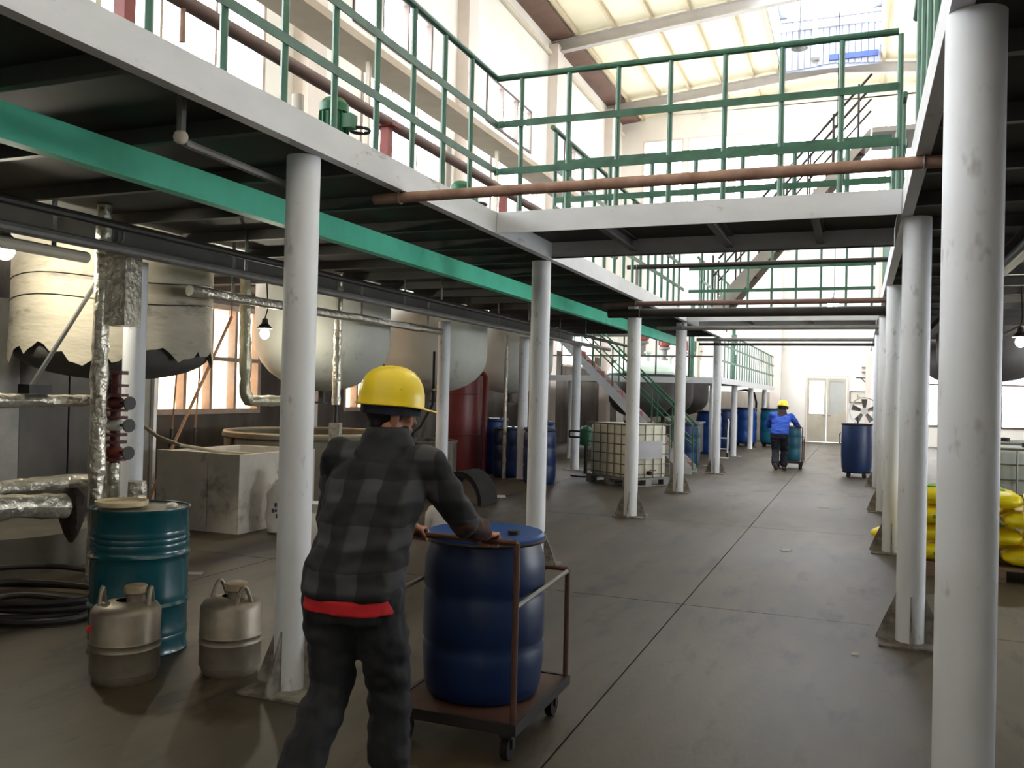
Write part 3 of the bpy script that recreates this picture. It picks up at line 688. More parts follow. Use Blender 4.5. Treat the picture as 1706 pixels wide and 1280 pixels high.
pipe_y('dark pipe slung under the right platform, aisle side', 1.0, 2.70, .035, 2.0, 16.0, 'dark', hang=(4, 8, 12))
pipe_y('grey pipe slung under the right platform', 1.9, 2.62, .045, 2.0, 16.0, 'grey', hang=(4, 8, 12))
pipe_y('blackish pipe slung under the right platform, inner side', 2.6, 2.56, .06, 2.0, 16.0, 'dark', hang=(4, 8, 12))
# drain elbow under the left deck near the edge beam
a = at(303, 165, 0, -3.0)
t = thing('drain_elbow', 'small grey drain pipe with elbow under the left platform edge', 'pipe', (a.x, a.y, 2.9))
MB().tube([(a.x, a.y, 3.065), (a.x, a.y, 2.84), (a.x, a.y + .03, 2.80), (a.x, a.y + .9, 2.78), (a.x, a.y + 1.0, 2.78)], .022, 8).build('pipe', 'grey', t, world=True)
MB().ell((a.x, a.y, 2.82), (.035, .035, .035), 10, 6).build('elbow', 'cream', t, world=True)

# ------------------------------------------------------------------ things on top of the left platform
zp = at(500, 117, 0, -4.3).z
t = thing('header_pipe', 'red-brown header pipe on red supports along the left platform', 'pipe', (-4.3, 7, ZT))
MB().cyl((-4.3, -1, zp), (-4.3, 16, zp), .055, n=14).build('pipe', 'brown', t, world=True)
for y in (2.6, 4.15, 7.4, 10.4, 13.4):
    MB().cbox((-4.3, y, (ZT + zp - .06) / 2), (.09, .09, zp - .06 - ZT)).build('support', 'redox', t, smooth=False, world=True)
    MB().cbox((-4.3, y, zp - .05), (.22, .16, .02)).build('saddle', 'redox', t, smooth=False, world=True)
    MB().cyl((-4.3, y + .5, zp - .05), (-4.3, y + .5, zp - .28), .02, n=8).build('drip_leg', 'rust', t, world=True)
zt_ = at(560, 60, 0, -5.2).z
t = thing('cable_tray', 'long tan cable tray above the red-brown header pipe', 'tray', (-5.2, 7, ZT))
MB().box((-5.45, -1, zt_), (-5.05, 16, zt_ + .02)).box((-5.05, -1, zt_), (-5.03, 16, zt_ + .09)).box((-5.47, -1, zt_), (-5.45, 16, zt_ + .09)).build('tray', 'tan', t, smooth=False, world=True)
for y in (1.0, 4.8, 8.6, 12.4):
    MB().cbox((-5.25, y, (ZT + zt_) / 2), (.05, .05, zt_ - ZT)).build('post', 'cream', t, smooth=False, world=True)
def motor_pump(label, x, y):
    t = thing('mixer_motor', label, 'motor', (x, y, ZT), group='green motors on the left platform')
    MB().cbox((0, 0, .05), (.32, .32, .1)).build('base', 'grey', t, smooth=False)
    b = MB().lathe([(.15, .1), (.15, .16), (.12, .17), (.12, .42), (.14, .43), (.14, .5), (.09, .55), (.02, .56)], n=18, caps=True)
    for k in range(14): b.cbox((.128 * math.cos(k * PI / 7), .128 * math.sin(k * PI / 7), .3), (.03, .01, .24), k * PI / 7)
    b.build('body', 'motor', t)
    MB().cbox((.17, 0, .34), (.1, .12, .12)).build('terminal_box', 'motor', t, smooth=False)
    MB().lathe([(.1, -.015), (.11, 0), (.1, .015)], (.2, .14, .3), 14).build('handwheel', 'dark', t)
    t.scale = (.68, .68, .74)
    return t
pm = at(556, 205, 0, -3.15)
motor_pump('green finned motor standing by the left guard rail above the nearest column', -3.15, pm.y)
pm2 = at(765, 255, 0, -3.3); motor_pump('green finned motor near the corner of the two guard rails', -3.3, 7.0)
a = at(420, 100, 0, -3.2)
t = thing('water_pipe', 'white pipe with black coupling behind the left guard rail', 'pipe', (-3.2, a.y, ZT))
MB().tube([(-3.2, a.y - .5, ZT + .12), (-3.2, a.y + .08, ZT + .12), (-3.2, a.y + .13, ZT + .07), (-3.2, a.y + .13, ZT)], .045, 10).build('pipe', 'white', t, world=True)
MB().cyl((-3.2, a.y - .12, ZT + .12), (-3.2, a.y + .04, ZT + .12), .055, n=12).build('coupling', 'black', t, world=True)
for i, (x, y, h) in enumerate(((-6.0, 4.2, 2.4), (-6.2, 8.6, 2.0), (-6.0, 12.2, 2.4))):
    t = thing('vent_stack', 'pale grey upright pipe on the left platform, %s from the viewer' % ('first', 'second', 'third')[i], 'pipe', (x, y, ZT), group='upright pipes on the left platform')
    MB().cyl((0, 0, 0), (0, 0, h), .07, n=14).build('pipe', 'rafter', t); MB().cyl((0, 0, .9), (0, 0, 1.0), .1, n=14).build('collar', 'white', t)

# ------------------------------------------------------------------ hanging lamps
def lamp(label, p, ztop, bm='bulb', r=.055, group='bare work lamps'):
    t = thing('hanging_lamp', label, 'lamp', p, group=group)
    h = ztop - p[2]
    MB().tube([(0, 0, .18), (0.02, 0.02, .3), (0, 0, h)], .008, 6).build('cord', 'black', t)
    MB().lathe([(.03, .18), (.04, .12), (.09, .07), (.092, .06)], n=16).build('shade', 'dark', t)
    MB().ell((0, 0, 0), (r, r, r * 1.2), 14, 8).build('bulb', bm, t)
    return t
lamp('glowing bulb at the left edge beside the lagged vessel', tuple(at(8, 415, 0, -6.4)), 3.07, r=.075)
lamp('glowing bulb under a dark conical shade by the second vessel', tuple(at(441, 556, 0, -6.6)), 3.07)
lamp('glowing bulb at the right edge under the right platform', tuple(at(1700, 570, 1, 12.0)), 3.07)
lamp('glowing far lamp above the aisle under the second walkway', tuple(at(1388, 510, 1, 20.0)), zroof(-.6) - .5, bm='bulbfar', r=.12)
t = thing('pendant_lamp', 'bell-shaped pendant lamp hanging from the roof monitor', 'lamp', (-2.05, 30.5, 13.3))
MB().cyl((0, 0, .35), (0, 0, 2.05), .02, n=6).build('rod', 'dark', t); MB().lathe([(.05, .35), (.1, .28), (.25, .12), (.28, .05)], n=18).build('shade', 'grey', t)
t = thing('hanging_duct', 'white pole hanging from the roof monitor', 'pipe', (-1.5, 29.5, 12.6))
MB().tube([(0, 0, 0), (-.02, 0, 1.2), (-.05, .0, 2.75)], .07, 10).build('pipe', 'white', t)
MB().lathe([(.1, -.15), (.14, -.1), (.14, .0), (.1, .05)], n=14, caps=True).build('fitting', 'grey', t)

# ================================================================== THINGS ON THE FLOOR
# ---- teal steel drum
def steel_drum(label, x, y, group=None):
    t = thing('steel_drum', label, 'drum', (x, y, 0), group=group)
    R = .285; pr = [(R - .01, .012), (R, .0), (R + .008, .01), (R, .03)]
    def hoop(z, h=.014): return [(R, z - .018), (R + h, z), (R, z + .018)]
    for z in (.10, .13): pr += hoop(z, .006)
    pr += hoop(.30) + [(R, .31)] + hoop(.345, .005) + [(R, .56)] + hoop(.60)
    for z in (.66, .695, .73): pr += hoop(z, .006)
    pr += [(R, .75), (R, .865), (R + .008, .875), (R + .006, .888), (R - .006, .884)]
    MB().lathe(pr, n=48).build('body', 'tealdrum', t, ang=50)
    MB().lathe([(.002, .872), (R - .006, .872), (R - .006, .878)], n=40).build('lid', 'drumlid', t)
    MB().lathe([(.001, .873), (.035, .873), (.035, .893), (.025, .9), (.001, .9)], (.13, .12, 0), 16).build('bung', 'white', t)
    MB().lathe([(.001, .0), (R - .012, .0), (R - .012, .012)], n=32).build('bottom', 'tealdrum', t)
    return t
steel_drum('glossy teal steel drum with rolled hoops behind the aluminium jugs', -4.16, 4.26)
t = thing('tray_lid', 'beige shallow ring lid lying on the teal drum', 'lid', (-4.26, 4.2, .8905))
MB().lathe([(.15, 0), (.155, .012), (.155, .03), (.148, .03), (.146, .012), (.001, .008)], n=30).build('rim', 'card', t)

def jug(label, x, y, rz, R=.185):
    t = thing('aluminium_jug', label, 'jug', (x, y, 0), rz, group='aluminium jugs by the nearest left column')
    pr = [(.001, .002), (R - .02, .0), (R - .012, .02), (R - .012, .045), (R, .05), (R, .17), (R + .005, .18), (R, .19), (R, .21), (R + .005, .218), (R, .226), (R, .38), (R - .02, .41), (R - .075, .428), (.055, .434)]
    MB().lathe(pr, n=40).build('body', 'alu', t, ang=50)
    MB().lathe([(.05, .43), (.05, .47), (.058, .475), (.058, .49), (.001, .49)], (.05, 0, 0), 20).build('neck', 'alu', t)
    MB().lathe([(.06, .475), (.064, .48), (.062, .515), (.05, .522), (.001, .522)], (.05, 0, 0), 18).build('cap', 'cap', t)
    for s in (-1, 1):
        MB().tube([(s * .13, -.05 + .1 * k / 8, .405 + .1 * math.sin(PI * k / 8)) for k in range(9)], .012, 8).build('handle', 'alu', t)
    return t
a = jug('aluminium jug with a red tag in front of the teal drum', -3.80, 3.80, .5)
MB().tube([(-.1857 * math.cos(q), -.1857 * math.sin(q), .30) for q in (.45, .55, .65)], .02, 6).build('tag', 'redcloth', a)
jug('aluminium jug standing alone between teal drum and white column', -3.36, 4.15, -.35, .172)

# ---- black hoses coiled on the floor
for i, (r0, z, cx, cy) in enumerate(((.72, .025, -5.75, 4.75), (.60, .07, -5.65, 4.72), (.50, .03, -5.5, 4.55), (.8, .115, -5.85, 4.85))):
    pts = [(cx + (r0 + .04 * math.sin(3 * a + i)) * math.cos(a), cy + .72 * (r0 + .05 * math.sin(2 * a + i)) * math.sin(a), z) for a in np.linspace(0, 2 * PI, 40)[:-1]]
    tag(MB().tube(pts, .024, 8, closed=True).build('floor_hose', 'cable'), ('outermost loop of black hose coiled on the floor at left', 'second loop of black hose coiled on the floor', 'inner loop of black hose beside the teal drum', 'top loop of black hose coiled on the floor at left')[i], 'hose', 'coiled black hoses')

# ---- foil-wrapped pipework by the lagged vessel
def foil_pipe(name, label, pts, r, mtl='foil', n=14, step=.07, cat='pipe'):
    t = thing(name, label, cat, (pts[0][0], pts[0][1], min(p[2] for p in pts)))
    P = [Vector(p) for p in pts]; q = []
    for a, b in zip(P, P[1:]):
        k = max(2, int((b - a).length / step))
        q += [a.lerp(b, i / k) for i in range(k)]
    q.append(P[-1]); rr = [r * random.uniform(.9, 1.12) for _ in q]
    MB().tube(q, rr, n, wob=.07).build('wrapping', mtl, t, world=True, ang=25)
    return t
va = at(160, 835, 0, -5.6)
fp = foil_pipe('foil_pipe', 'tall foil-wrapped pipe rising in front of the lagged vessel', [(-5.6, va.y, .0), (-5.6, va.y, 2.5), (-5.6, va.y, 3.06)], .062)
MB().cbox((-5.52, va.y + .12, 2.42), (.2, .26, .62), .3).build('foil_box', 'foil', fp, smooth=False, world=True)
fp1 = foil_pipe('foil_pipe', 'thick foil-wrapped pipe lying low at left, dark ragged end', [(-5.75, 2.6, .74), (-5.68, 4.6, .74), (-5.62, 4.98, .70)], .095)
MB().rings([[(-5.6 + r * math.cos(q) * random.uniform(.8, 1.15), 5.03 + .55 * r * math.sin(q), z) for q in np.linspace(0, 2 * PI, 11)[:-1]] for r, z in ((.06, .84), (.12, .78), (.13, .68), (.11, .58), (.06, .48), (.02, .42))]).build('ragged_wrap', 'wrap', fp1, world=True)
for y in (3.0,): MB().box((-5.78, y, 0), (-5.72, y + .05, .66)).build('stand', 'dark', fp1, smooth=False, world=True)
foil_pipe('foil_pipe', 'second foil-wrapped pipe lying behind the thick one', [(-6.3, 3.2, .80), (-6.2, 5.5, .80), (-6.05, 5.7, .8), (-6.05, 5.7, 0)], .07)
foil_pipe('foil_pipe', 'horizontal foil-wrapped pipe at eye level left of the valves', [(-5.85, 2.4, 1.50), (-5.85, 5.5, 1.50), (-5.85, 5.62, 1.4), (-5.85, 5.62, 0.0)], .05)
a, b = at(205, 400, 0, -5.85), at(47, 652, 0, -5.85)
t = thing('brace_rod', 'slanting steel rod in front of the lagged vessel', 'rod', tuple(b))
MB().cyl(tuple(a), tuple(b), .018, n=8).cyl(tuple(a), (a.x, a.y, 3.07), .012, n=6).build('rod', 'grey', t, world=True)
MB().cbox((b.x, b.y + .06, 1.59), (.12, .2, .07)).build('foot', 'dark', t, smooth=False, world=True)
# flanged valves
vx, vy = -5.62, at(192, 700, 0, -5.62).y
t = thing('valve_stack', 'stack of dark red flanged valves beside the tall foil pipe', 'valve', (vx, vy, 0))
MB().cyl((vx, vy, 0), (vx, vy, 1.0), .05).build('stub_pipe', 'foil', t, world=True)
MB().cyl((vx, vy, 1.0), (vx, vy, 1.72), .038).cyl((vx, vy, 1.72), (vx, vy, 1.75), .09, n=18).build('spool', 'valvered', t, world=True)
for z in (1.02, 1.16, 1.22, 1.36, 1.42, 1.54, 1.62):
    MB().cyl((vx, vy, z), (vx, vy, z + .022), .095, n=18).build('flange', 'valvered', t, world=True)
for z, mtl in ((1.08, 'redox'), (1.3, 'white'), (1.48, 'valvered')):
    v = MB().ell((vx, vy, z + .01), (.075, .075, .055), 14, 8).build('valve_body', mtl, t, world=True)
    MB().cyl((vx, vy, z + .01), (vx + .16, vy - .02, z + .01), .012).cyl((vx + .16, vy - .02, z + .01), (vx + .175, vy - .022, z + .01), .055, n=16).build('handwheel', 'dark', v, world=True)
foil_pipe('foil_pipe', 'short thick foil-wrapped stub under the flanged valves', [(-5.42, vy + .05, 0), (-5.42, vy + .05, .86)], .075)

# ---- grey sheet partition behind the lagged vessel
t = thing('sheet_partition', 'grey sheet-metal partition of upright panels behind the lagged vessel', 'partition', (-8.2, 6.3, 0))
for k in range(7):
    y = 4.2 + .62 * k
    MB().box((-8.25, y + .006, 0.02), (-8.22 + .01 * (k % 2), y + .612, 2.5)).build('panel', ('grey', 'tankdk', 'grey', 'grey', 'tankdk', 'tankdk', 'grey')[k], t, smooth=False, world=True)
for y in (4.2, 6.06, 7.92, 8.54): MB().box((-8.21, y - .025, 0), (-8.16, y + .025, 2.6)).build('post', 'fascia', t, smooth=False, world=True)
t = thing('pump_plinth', 'low round concrete plinth at the left under the foil pipes', 'plinth', (-7.3, 5.9, 0))
MB().lathe([(.85, 0), (.83, .32), (.78, .36), (.002, .36)], (-7.3, 5.7, 0), 30).build('plinth', 'conc3', t, world=True)

# ---- concrete box tank and round vat behind it
t = thing('concrete_tank', 'square concrete tank with a vertical seam, left of the nearest column', 'tank', (-6.95, 8.6, 0))
x0, x1, y0, y1, h, th = -7.55, -6.38, 7.95, 9.4, .89, .07
for nm, A, B in (('front_slab', (x0, y0, 0), (-6.82, y0 + th, h)), ('front_slab', (-6.812, y0 + .004, 0), (x1, y0 + th, h - .004)), ('side_slab', (x1 - th, y0 + th, 0), (x1, y1, h - .01)), ('side_slab', (x0, y0 + th, 0), (x0 + th, y1, h - .01)), ('back_slab', (x0 + th, y1 - th, 0), (x1 - th, y1, h - .01)), ('water', (x0 + th, y0 + th, 0), (x1 - th, y1 - th, .6))):
    MB().box(A, B).build(nm, 'conc2' if 'slab' in nm else 'tankdk', t, smooth=False, world=True)
t = thing('round_vat', 'large round vat with a pale rim behind the concrete tank', 'vat', (-7.55, 10.9, 0))
MB().lathe([(1.22, 0), (1.22, .93), (1.25, .94), (1.25, .98), (1.18, .98), (1.16, .9), (1.14, .5), (.002, .5)], (-7.55, 11.0, 0), 48).build('wall', 'conc3', t, world=True)
MB().tube([(-7.55 + 1.22 * math.cos(q), 11.0 + 1.22 * math.sin(q), 1.0) for q in np.linspace(0, 2 * PI, 49)[:-1]], .022, 6, closed=True).build('rim', 'hose', t, world=True)
for q in (-1.2, -2.0, -2.8): MB().box((-7.55 + 1.22 * math.cos(q) - .02, 11.0 + 1.22 * math.sin(q) - .03, 0), (-7.55 + 1.22 * math.cos(q) + .02, 11.0 + 1.22 * math.sin(q) + .01, .93)).build('seam', 'dark', t, smooth=False, world=True)
a = [at(226, 700, 0, -7.7), at(262, 727, 0, -7.3), at(300, 742, 0, -7.0), at(360, 752, 0, -6.8), at(480, 762, 0, -6.45)]
t = thing('pale_hose', 'pale hose sagging from the grey column across the concrete tank', 'hose', tuple(a[0]))
MB().tube([tuple(p) for p in a] + [(-6.2, 8.9, .5), (-6.15, 9.0, .02)], .022, 8).build('hose', 'hose', t, world=True)
a, b = at(386, 528, 0, -8.0), at(292, 735, 0, -8.0)
t = thing('leaning_rod', 'long brown rod leaning across the lower windows', 'rod', tuple(b))
k = (0 - b.z) / (b.z - a.z); g = Vector(b) + (Vector(b) - Vector(a)) * k
MB().cyl(tuple(a), (g.x, g.y, 0.0), .02, n=8).build('rod', 'bamboo', t, world=True)
MB().cyl((-8.0, a.y, a.z), (-8.0, a.y, 3.07), .008, n=6).build('tie', 'dark', t, world=True)
for i, (px0, px1) in enumerate(((299, 291), (337, 331))):
    a = at(px0, 560, 0, -8.6)
    t = thing('hanging_cord', '%s brown cord hanging before the lower windows' % ('left', 'right')[i], 'cord', (a.x, a.y, 1.0), group='cords before the lower windows')
    MB().tube([(a.x, a.y, 3.07), (a.x, a.y - .02, 2.0), (a.x, a.y - .1, .9), (a.x, a.y - .12, 0.0)], .012, 6).build('cord', 'bamboo', t, world=True)
    MB().cyl((a.x, a.y - .09, 1.05), (a.x, a.y - .11, .8), .03, n=8).build('weight', 'dark', t, world=True)

# ---- foil pipes of the second vessel
a, b, c = at(408, 480, 0, -6.3), at(408, 668, 0, -6.3), at(480, 672, 0, -6.3)
foil_pipe('foil_pipe', 'foil-wrapped elbow pipe with yellow moss stains between the vessels', [(a.x, a.y, 3.06), (b.x, b.y, b.z + .1), (b.x, b.y + .06, b.z), (c.x, c.y + .4, b.z)], .06, 'foilmoss')
a = at(565, 480, 0, -5.9)
fp2 = foil_pipe('foil_pipe', 'thin upright foil-wrapped pipe in front of the second vessel', [(-5.9, a.y, 3.06), (-5.9, a.y, 1.45)], .05)
fp2.location.z = 1.4
MB().cyl((-5.9, a.y, 1.46), (-5.9, a.y, 1.2), .025).build('rod', 'dark', fp2).location = (5.9, -a.y, -1.4)
q = MB().cbox((-5.9, a.y, 1.1), (.13, .13, .26), .3).build('foil_box', 'foil', fp2, smooth=False); q.location = (5.9, -a.y, -1.4)
for ch in kids(fp2):
    if ch.name.startswith('wrapping'): ch.location.z = 1.45 - 1.4
a = at(845, 545, 0, -6.3)
foil_pipe('foil_pipe', 'bright thin pipe standing left of the walkway corner column', [(-6.3, a.y, 2.75), (-6.3, a.y, 0)], .035, 'foil')

# ---- white woven sacks
def sack(label, x, y, rz, w, d, h, mtl='bag', mark=True, group=None, tie=True, top=.55):
    t = thing('woven_sack', label, 'sack', (x, y, 0), rz, group=group)
    rs = []
    n = 20
    for z, s in ((0, .82), (.03, 1.0), (.25, 1.09), (.5, 1.03), (.68, 1.05), (.82, .9), (.9, .62), (.93, .38), (.97, .5), (1.03, .66)):
        rs.append([(w / 2 * s * (abs(math.cos(q)) ** .6) * (1 if math.cos(q) > 0 else -1) * random.uniform(.95, 1.04), d / 2 * s * (abs(math.sin(q)) ** .6) * (1 if math.sin(q) > 0 else -1) * random.uniform(.95 if z < .9 else .8, 1.04 if z < .9 else 1.2), z * h + (random.uniform(0, .05) if z > 1 else 0)) for q in np.linspace(0, 2 * PI, n + 1)[:-1]])
    MB().rings(rs).build('body', mtl, t, ang=50)
    if mark:
        for k, (zz_, ww) in enumerate(((.50, .20), (.40, .26), (.31, .17))):
            q = MB()
            for u in range(int(ww / .032)): q.cbox((-ww / 2 + .016 + .032 * u, -d * .53 - .004, h * zz_), (.022, .01, .045 - .02 * (u % 2)))
            q.build('printed_line', 'print', t, smooth=False)
    return t
sack('upright white woven sack with dark print beside the nearest left column', -6.02, 8.35, .35, .42, .3, .66)
b1 = sack('white sack with a blue stripe on the floor beyond the worker', -4.25, 8.9, .5, .5, .34, .42, mark=False)
MB().cbox((.08, -.187, .2), (.05, .012, .26)).build('blue_stripe', 'bagblue', b1, smooth=False)
sack('white plastic sack between the nearest column and the worker', -4.75, 7.15, .2, .45, .35, .5, mark=False)

# ---- dark red tank on a stained vat
t = thing('red_tank', 'dark red upright tank behind the third vessel', 'tank', (-7.35, 15.75, 0))
MB().lathe([(.44, 0), (.45, .02), (.45, 2.3), (.42, 2.36), (.2, 2.42), (.002, 2.44)], n=36).build('shell', 'red', t)
for z in (.8, 1.6): MB().tube([(.452 * math.cos(q), .452 * math.sin(q), z) for q in np.linspace(0, 2 * PI, 33)[:-1]], .012, 6, closed=True).build('band', 'red', t)
MB().tube([(.44, -.05, 2.0), (.54, -.05, 2.0), (.58, -.05, 1.95), (.58, -.05, .0)], .05, 10).build('side_pipe', 'red', t)
t = thing('stained_vat', 'low streaked vat in front of the dark red tank', 'vat', (-6.5, 12.75, 0))
MB().lathe([(.52, 0), (.52, .80), (.54, .81), (.54, .84), (.49, .84), (.48, .6), (.002, .6)], (-6.62, 12.9, 0), 32).build('wall', 'wetvat', t, world=True)
t = thing('rubber_cover', 'black rubber sheet bent into an arch beside the stained vat', 'rubber sheet', (-5.45, 11.9, 0))
MB().rings([[(-5.38 + rr * math.cos(q), 11.6 + dy, rr * math.sin(q) * 1.35) for rr, dy in ((.30, 0), (.36, 0), (.36, .6), (.30, .6))] for q in np.linspace(0, PI, 14)]).build('sheet', 'black', t, world=True)
t = thing('hose_bundle', 'black hose looping from a tap beside the yellow helmet', 'hose', tuple(at(695, 640, 0, -6.6)))
a = at(722, 650, 0, -6.55); b = at(700, 720, 0, -6.55)
MB().tube([(a.x, a.y, 2.3), (a.x, a.y, a.z), (a.x, a.y - .02, a.z - .25), (b.x, b.y, b.z + .08), (b.x, b.y - .25, b.z), (b.x, b.y - .3, .5), (b.x, b.y - .3, .0)], .022, 8).build('hose', 'black', t, world=True)
MB().cyl((a.x, a.y, a.z), (a.x + .12, a.y, a.z), .03).ell((a.x + .1, a.y, a.z + .05), (.05, .05, .05)).build('tap', 'brass', t, world=True)

# ---- blue plastic drums
def plastic_drum(name, label, x, y, z=0.0, r=.29, h=.92, body='blue', lid='bluelid', group=None, rz=0, ring=True):
    t = thing(name, label, 'drum', (x, y, z), rz, group=group)
    pr = [(.002, 0), (r * .86, 0), (r * .93, .02), (r * .97, .06), (r, .16), (r * 1.01, h * .3), (r * .975, h * .33), (r * 1.01, h * .36), (r * 1.01, h * .62), (r * .975, h * .65), (r * 1.01, h * .68), (r, h * .84), (r * .93, h * .92), (r * .92, h * .94), (r * .95, h * .95), (r * .95, h * .965)]
    MB().lathe(pr, n=40).build('body', body, t, ang=50)
    MB().lathe([(r * .97, h * .945), (r * .985, h * .955), (r * .985, h * .985), (r * .95, h), (r * .4, h * .985), (.002, h * .985)], n=40).build('lid', lid, t)
    if ring: MB().tube([(r * .99 * math.cos(q), r * .99 * math.sin(q), h * .96) for q in np.linspace(0, 2 * PI, 33)[:-1]], .009, 6, closed=True).build('clamp_ring', 'dark', t)
    for s in (-1, 1): MB().lathe([(.03, h * .98), (.03, h + .012), (.001, h + .012)], (s * r * .5, 0, 0), 12).build('bung', 'dark', t)
    return t
GB = 'blue drums under the left platform'
plastic_drum('blue_drum', 'teal-lidded blue drum left of the middle inner column', -6.40, 15.95, r=.265, h=.98, body='bluedk', lid='tealpl', group=GB)  # dark blue body with a teal plastic lid
plastic_drum('blue_drum', 'blue drum behind the walkway corner column', -5.42, 15.15, h=1.02, body='bluedk', group=GB, r=.30)
plastic_drum('blue_drum', 'blue drum at the back beside the red tank', -6.92, 16.55, h=1.12, group=GB)
plastic_drum('blue_drum', 'violet-blue drum peeping out left of the walkway corner column', -5.85, 16.35, h=1.1, group=GB)
GF = 'blue drums by the lower far platform'
plastic_drum('blue_drum', 'blue drum on feet between the caged tank and the thin pale post', -3.75, 20.7, h=1.05, r=.31, body='bluedk', group=GF)
plastic_drum('blue_drum', 'blue drum in the shade farthest under the lower platform', -3.9, 28.3, h=1.3, r=.36, body='bluedk', group=GF)
plastic_drum('blue_drum', 'large bright blue drum on feet left of the far worker', -3.1 - .55, 31.2, z=.12, h=1.2, r=.40, group=GF)
plastic_drum('blue_drum', 'large blue drum directly behind the far worker', -2.78, 31.4, z=.12, h=1.2, r=.38, group=GF, body='tealpl')
plastic_drum('blue_drum', 'bright blue drum by the white hand truck under the lower platform', -4.1, 26.2, h=1.25, r=.36, group=GF)
for x, y, r, lb in ((-3.65, 31.2, .34, 'black drum stand under the bright blue far drum'), (-2.78, 31.4, .32, 'black drum stand under the blue drum behind the far worker')):
    t = thing('drum_stand', lb, 'stand', (x, y, 0), group='black drum stands')
    MB().lathe([(r - .06, .085), (r, .085), (r, .118), (r - .06, .118), (r - .06, .085)], n=24).build('ring', 'black', t)
    for k in range(5): MB().cbox(((r - .04) * math.cos(k * 1.257), (r - .04) * math.sin(k * 1.257), .0425), (.07, .07, .085), k * 1.257).build('foot', 'black', t, smooth=False)
# hoses rising from the far drums
t = thing('far_hose', 'black hose arching from the wall down to the bright blue far drum', 'hose', (-3.7, 33.9, 0))
MB().tube([(-4.6, 33.6, .0), (-4.5, 33.6, .6), (-4.3, 33.6, 1.9), (-3.9, 33.5, 1.95), (-3.6, 33.4, 1.85), (-3.5, 33.3, 1.5), (-3.5, 33.0, .0)], .04, 8).build('hose', 'black', t, world=True)
t = thing('hand_truck', 'white-framed hand truck leaning by the blue drum under the lower platform', 'hand truck', (-3.45, 24.3, 0))
for s in (-.16, .16):
    MB().tube([(s, 0, .06), (s, .05, .7), (s, .2, 1.0), (s * .8, .3, 1.05)], .022, 8).build('tube', 'white', t)
    MB().cyl((s - .02, .02, .08), (s + .02, .02, .08), .08, n=16).build('wheel', 'black', t)
for z in (.25, .55): MB().cyl((-.16, .03, z), (.16, .03, z), .016, n=8).build('cross_bar', 'white', t)
MB().cbox((0, -.14, .02), (.4, .26, .02)).build('toe_plate', 'white', t, smooth=False)
t = thing('grey_box', 'olive-grey bin under the lower platform beside the thin post', 'bin', (-4.3, 23.6, 0))
MB().box((-4.75, 23.2, .18), (-3.9, 24.0, .95)).build('body', 'tankdk', t, smooth=False, world=True)
MB().box((-4.8, 23.15, .95), (-3.85, 24.05, .99)).build('rim', 'grey', t, smooth=False, world=True)
for x in (-4.65, -4.0):
    for y in (23.3, 23.9): MB().box((x - .04, y - .04, 0), (x + .04, y + .04, .18)).build('leg', 'dark', t, smooth=False, world=True)

# ---- caged tanks
def ibc(label, x, y, rz, mtl='ibc', group='caged tanks', lab=True, pallet='grey', z=0):
    t = thing('caged_tank', label, 'tank', (x, y, z), rz, group=group)
    W, D, z0, z1 = 1.2, 1.0, .15, 1.13
    b = MB(); ch = .06
    prof = [(W / 2 - .05, D / 2 - .05, z0 + .005), (W / 2 - .03, D / 2 - .03, z0 + .04), (W / 2 - .03, D / 2 - .03, z1 - .06), (W / 2 - .08, D / 2 - .08, z1)]
    b.rings([[(sx * hx, sy * (hy - ch), zz) if k == 0 else (sx * (hx - ch), sy * hy, zz) for (sx, sy, k) in ((1, -1, 0), (1, 1, 0), (1, 1, 1), (-1, 1, 1), (-1, 1, 0), (-1, -1, 0), (-1, -1, 1), (1, -1, 1))] for hx, hy, zz in prof]).build('bottle', mtl, t, ang=50)
    MB().lathe([(.08, z1), (.08, z1 + .05), (.001, z1 + .05)], n=20).build('filler_cap', 'black', t)
    def bar(a, c, r=.011): return MB().cyl(a, c, r, n=6)
    for zz in (.22, .40, .58, .76, .94, 1.12):
        r_ = .017 if zz == 1.12 else .011
        MB().tube([(-W / 2, -D / 2, zz), (W / 2, -D / 2, zz), (W / 2, D / 2, zz), (-W / 2, D / 2, zz)], r_, 6, closed=True).build('cage_bar', 'cage', t)
    vb = None
    for x_ in np.linspace(-W / 2, W / 2, 7):
        for y_ in (-D / 2, D / 2):
            if vb is None: vb = bar((0, 0, z0), (0, 0, 1.12)).build('cage_bar', 'cage', t); vb.location = (x_, y_, 0)
            else: inst(vb, t, (x_, y_, 0))
    for y_ in np.linspace(-D / 2, D / 2, 6)[1:-1]:
        for x_ in (-W / 2, W / 2): inst(vb, t, (x_, y_, 0))
    if lab: MB().box((W / 2 + .014, -.34, .5), (W / 2 + .019, .30, .83)).build('label_plate', 'label', t, smooth=False)
    v = MB().cyl((W / 2 - .04, .0, .24), (W / 2 + .05, 0, .24), .035).build('outlet', 'black', t); MB().cbox((W / 2 + .04, .06, .29), (.02, .14, .02)).build('valve_lever', 'red', v, smooth=False)
    pal = MB().box((-W / 2, -D / 2, .115), (W / 2, D / 2, .148)).build('pallet', pallet, t, smooth=False)
    for x_ in (-.53, 0, .53):
        MB().box((x_ - .07, -D / 2, 0), (x_ + .07, D / 2, .02)).box((x_ - .07, -D / 2, .02), (x_ + .07, -D / 2 + .14, .115)).box((x_ - .07, D / 2 - .14, .02), (x_ + .07, D / 2, .115)).box((x_ - .07, -.07, .02), (x_ + .07, .07, .115)).build('skid', pallet, pal, smooth=False)
    return t
ibc('cream caged tank on a pallet behind the two white columns', -4.02, 16.15, -.62)
ibc('grey caged tank behind the yellow sacks, right edge', 1.95, 12.3, 0.0, 'ibcgrey', lab=True)
